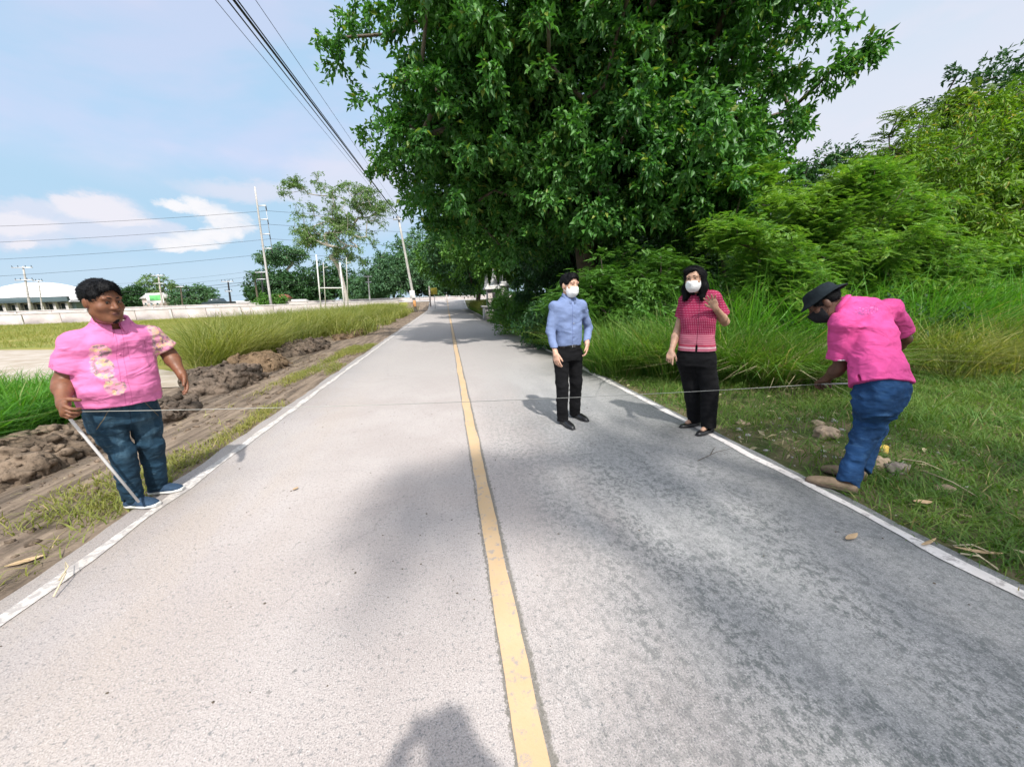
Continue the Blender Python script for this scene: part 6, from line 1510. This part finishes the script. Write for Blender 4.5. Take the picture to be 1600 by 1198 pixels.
kR=D_.L(1350,680,2.20)+np.array([0,.0,0]); ankR=D_.W((2.79,2.135,.075)); kL=D_.L(1366,668,2.42); ankL=D_.W(G(1342,742)+np.array([0,.0,.07]))
hpR=hip+np.array([.07,-.03,-.03]); hpL=hip+np.array([-.06,-.01,-.03])
for a,k_,n_ in((hpR,kR,ankR),(hpL,kL,ankL)): S.cone(a,k_,.060,.045,.02); S.cone(k_,n_,.042,.034,.02)
S.build('body',M['skin_deep'],D_.root); head_parts(D_,hc,HFD,sc,lips=False); short_hair(D_,hc,HFD,sc,vol=.004,line=.07,seed=9,top=.045)
mask_part(D_,hc,HFD,sc,'black_mask')
# hat with a floppy brim
n=28; V=[];F=[]
prof=[(.0,.098),(.045,.097),(.078,.088),(.092,.068),(.098,.042),(.106,.030),(.122,.022),(.140,.010),(.142,.004),(.124,.014),(.104,.022),(.094,.030)]
for (r0,z) in prof:
    for j in range(n):
        a=2*math.pi*j/n; wob=1+.05*math.sin(a*3+1)*(r0>.11); V.append(hc+HFD@(np.array([r0*.92*math.cos(a)*wob,r0*1.10*math.sin(a)*wob-.012,z+.03+(.010*math.sin(2*a+.5) if r0>.11 else 0)])*sc))
for i in range(len(prof)-1):
    for j in range(n): F.append([i*n+j,i*n+(j+1)%n,(i+1)*n+(j+1)%n,(i+1)*n+j])
mesh_obj('hat',V,F,fabric('dark_hat_cloth',(0.012,0.018,0.022),.3,.9,bs=.4),D_.root,True)
markc=D_.L(1357,484,2.30)
def patD(T,oc,c):
    d=T.node('ShaderNodeVectorMath'); d.operation='SUBTRACT'; T.l.new(oc,d.inputs[0]); d.inputs[1].default_value=tuple(markc)
    def dot(v): 
        q=T.node('ShaderNodeVectorMath'); q.operation='DOT_PRODUCT'; T.l.new(d.outputs[0],q.inputs[0]); q.inputs[1].default_value=tuple(v); return q.outputs['Value']
    u=dot(side);v=dot(axis_); m_=T.ramp(T.math('ADD',T.math('POWER',T.math('DIVIDE',T.math('ABSOLUTE',u),.085),2.0),T.math('POWER',T.math('DIVIDE',T.math('ABSOLUTE',T.math('SUBTRACT',v,T.math('MULTIPLY',u,.25))),.036),2.0)),1.1,.9)
    e=T.vor(T.comb(u,v,0.0),48,'DISTANCE_TO_EDGE'); c=T.mix(T.math('MULTIPLY',m_,T.ramp(e,.13,.07)),c,(.30,.06,.20)); return T.mix(T.math('MULTIPLY',m_,T.ramp(e,.22,.32,0,.3)),c,(.60,.30,.42))
M['pinkD']=fabric('hot_pink_knit',(0.60,0.072,0.255),.08,.85,bs=.7,pattern=patD)
S=SDF(.0055)
S.loft(hip,FT,[(-.02,0,-.025,.178,.154),(.08,0,-.028,.168,.142),(Lt*.45,0,-.015,.150,.116),(Lt*.75,0,-.02,.164,.115),(Lt*.95,0,-.01,.155,.100),(Lt+.05,0,0,.105,.08),(Lt+.09,-.02,.01,.07,.06)],k=0)
S.ell(lsh,(.068,.066,.064),None,.06); S.ell(rsh,(.066,.064,.062),None,.07); S.cone(lsh+(rsh-lsh)*.15,rsh-(rsh-lsh)*.1,.078,.076,.07); S.cone(cen+axis_*.02,D_.L(1322,478,2.43),.085,.072,.06); S.ell(cen+axis_*.045,(.11,.085,.06),None,.06)
sl_=lsh+(lelb-lsh)*.76; sr=rsh+(relb-rsh)*.70; S.sleeve(lsh,sl_,.074,.078,.062,.035); S.sleeve(rsh,sr,.074,.080,.064,.035)
S.disp(wrinkle(.011,51,(6,6,9))); S.disp(wrinkle(.005,52,(14,14,14)))
S.plane(hip-axis_*.02,-axis_,0); S.box(hip-side*.165+axis_*.0-dep*.03,(.022,.008,.035),FT.T@np.array(rotm(0,R(12),0)),.002,.002,'s')
S.build('polo_shirt',M['pinkD'],D_.root)
for e,a0,b0_ in((sl_,lsh,lelb),(sr,rsh,relb)):
    d_=unit(b0_-a0); u_=unit(np.cross(d_,[0.3,1,0.2])); v_=np.cross(d_,u_); m=MB(); m.tube([e+(u_*math.cos(a)+v_*math.sin(a))*.0765-d_*.004 for a in np.linspace(0,2*math.pi,25)],.0045,5,False); m.build('cuff_trim',M['rubber_white'],D_.root,True)
cc=D_.L(1314,477,2.44); nd=unit(unit(hc-cc)+axis_*.5); cs=unit(side-nd*(side@nd)); collar(D_,cc,np.stack([cs,np.cross(nd,cs),nd],1),.068,M['pinkD'],spread=.3,h=.034,open_=.5)
trouser(D_,hip,[(-.24,0.01,.01,.080,.070),(-.16,.01,-.015,.118,.105),(-.07,.01,-.03,.145,.132),(.02,.01,-.02,.146,.130),(.07,0,-.02,.12,.10)],[(hpR+np.array([0,0,-.10]),kR,ankR+np.array([.0,0,-.02]),.098,.073,.060),(hpL+np.array([0,0,-.10]),kL,ankL+np.array([0,0,-.02]),.096,.073,.060)],M['jeans2'],53,.014,frame=FT,k=.07)
shoe(D_,D_.W((2.815,2.085,0)),D_.W((2.645,2.315,0)),.072,M['tan_suede'],M['brown_rubber'],.052,.02,lace='dark')
shoe(D_,D_.W(G(1352,748)),D_.W(G(1352,748)+np.array([-.15,.22,0])),.072,M['tan_suede'],M['brown_rubber'],.052,.02,lace='dark',z0=-.01)

# ---- the measuring tape between them
ha=P(124,643,2.86); hb=D_.world(lwr+unit(lwr-lelb)*.06)+np.array([0,0,-.01])
pts=sagline(ha,hb,.035,40); V=[];F=[]
for i,p in enumerate(pts):
    V+=[p+np.array([0,0,.0019]),p-np.array([0,0,.0019]),p+np.array([0,.0008,.0019]),p+np.array([0,.0008,-.0019])]
for i in range(39):
    a=i*4;b_=a+4; F+=[[a,b_,b_+1,a+1],[a+2,a+3,b_+3,b_+2],[a,a+2,b_+2,b_],[a+1,b_+1,b_+3,a+3]]
tape=mesh_obj('measuring_tape',V,F,simple('tape_cloth',(0.36,0.36,0.33),.6,.08,20,bmp=0)); tag(tape,'thin pale measuring tape stretched across the road between the two men in pink','measuring tape')
hb2=D_.L(1326,599,2.50); m=MB(); m.tube([tuple(hb),tuple(D_.world(hb2))],.006,6); m.build('tape_end',M['rubber_white'],tape)

# ---- the photographer, behind the camera, whose shadow falls on the road
E_=Rig('person','photographer in a grey shirt holding up a phone, standing behind the viewpoint',0.08,-0.42,(0.0,1.0))
S=SDF(.007); hc=np.array([0.0,.14,1.62]); HFE=rotm(0,R(8),0); head_sdf(S,hc,HFE,1.0); nk=np.array([0,.06,1.46]); S.cone(hc+np.array([0,-.02,-.06]),nk,.05,.055,.03)
rs=np.array([.19,.05,1.42]);ls=np.array([-.19,.05,1.42]); re=np.array([.25,.17,1.20]);le=np.array([-.29,.17,1.20]); rw=np.array([.06,.30,1.41]);lw=np.array([-.22,.30,1.41])
limb(S,rs,re,rw,.05,.04,.026); limb(S,ls,le,lw,.05,.04,.026)
hand(S,rw,(-.5,.35,.6),(-1,.3,0),(0,0,1),(.7,.8,.8,.8),1.0); hand(S,lw,(.5,.35,.6),(1,.3,0),(0,0,1),(.7,.8,.8,.8),1.0)
S.ell((0,.03,1.2),(.15,.10,.3),None,.05); S.cone((.1,0,.9),(.11,0,.07),.075,.036,.03); S.cone((-.1,0,.9),(-.11,0,.07),.075,.036,.03)
S.build('body',M['skin_tan'],E_.root); short_hair(E_,hc,HFE,1.0)
S=SDF(.008); S.loft((0,0,0),IDF,[(.88,0,0,.17,.12),(1.1,0,.02,.165,.12),(1.3,0,.04,.185,.115),(1.42,0,.05,.15,.085),(1.48,0,.05,.07,.06)],k=0)
for a,e in((rs,re),(ls,le)): S.cone(a,a+(e-a)*.8,.068,.07,.03)
S.disp(wrinkle(.006,61)); S.build('shirt',fabric('grey_cloth',(.25,.26,.28)),E_.root)
trouser(E_,(0,0,0),[(.72,0,0,.15,.11),(.92,0,0,.155,.115)],[(np.array([.09,0,.8]),np.array([.1,.01,.47]),np.array([.11,0,.06]),.095,.072,.062),(np.array([-.09,0,.8]),np.array([-.1,.01,.47]),np.array([-.11,0,.06]),.095,.072,.062)],M['black_cloth'],63,h=.009)
for sx in(-1,1): shoe(E_,(sx*.11,-.06,0),(sx*.13,.19,0),.065,M['black_leather'],M['dark'])
root=empty('phone',(0.0,-0.035,1.47)); tag(root,'dark phone held up by the photographer behind the viewpoint','phone')
m=MB(); m.box((0,0,0),(.079,.004,.038),bev=.0035); m.build('case',M['dark'],root); m=MB(); m.box((0,-.0052,0),(.074,.0008,.034)); m.build('screen',M['glass'],root)
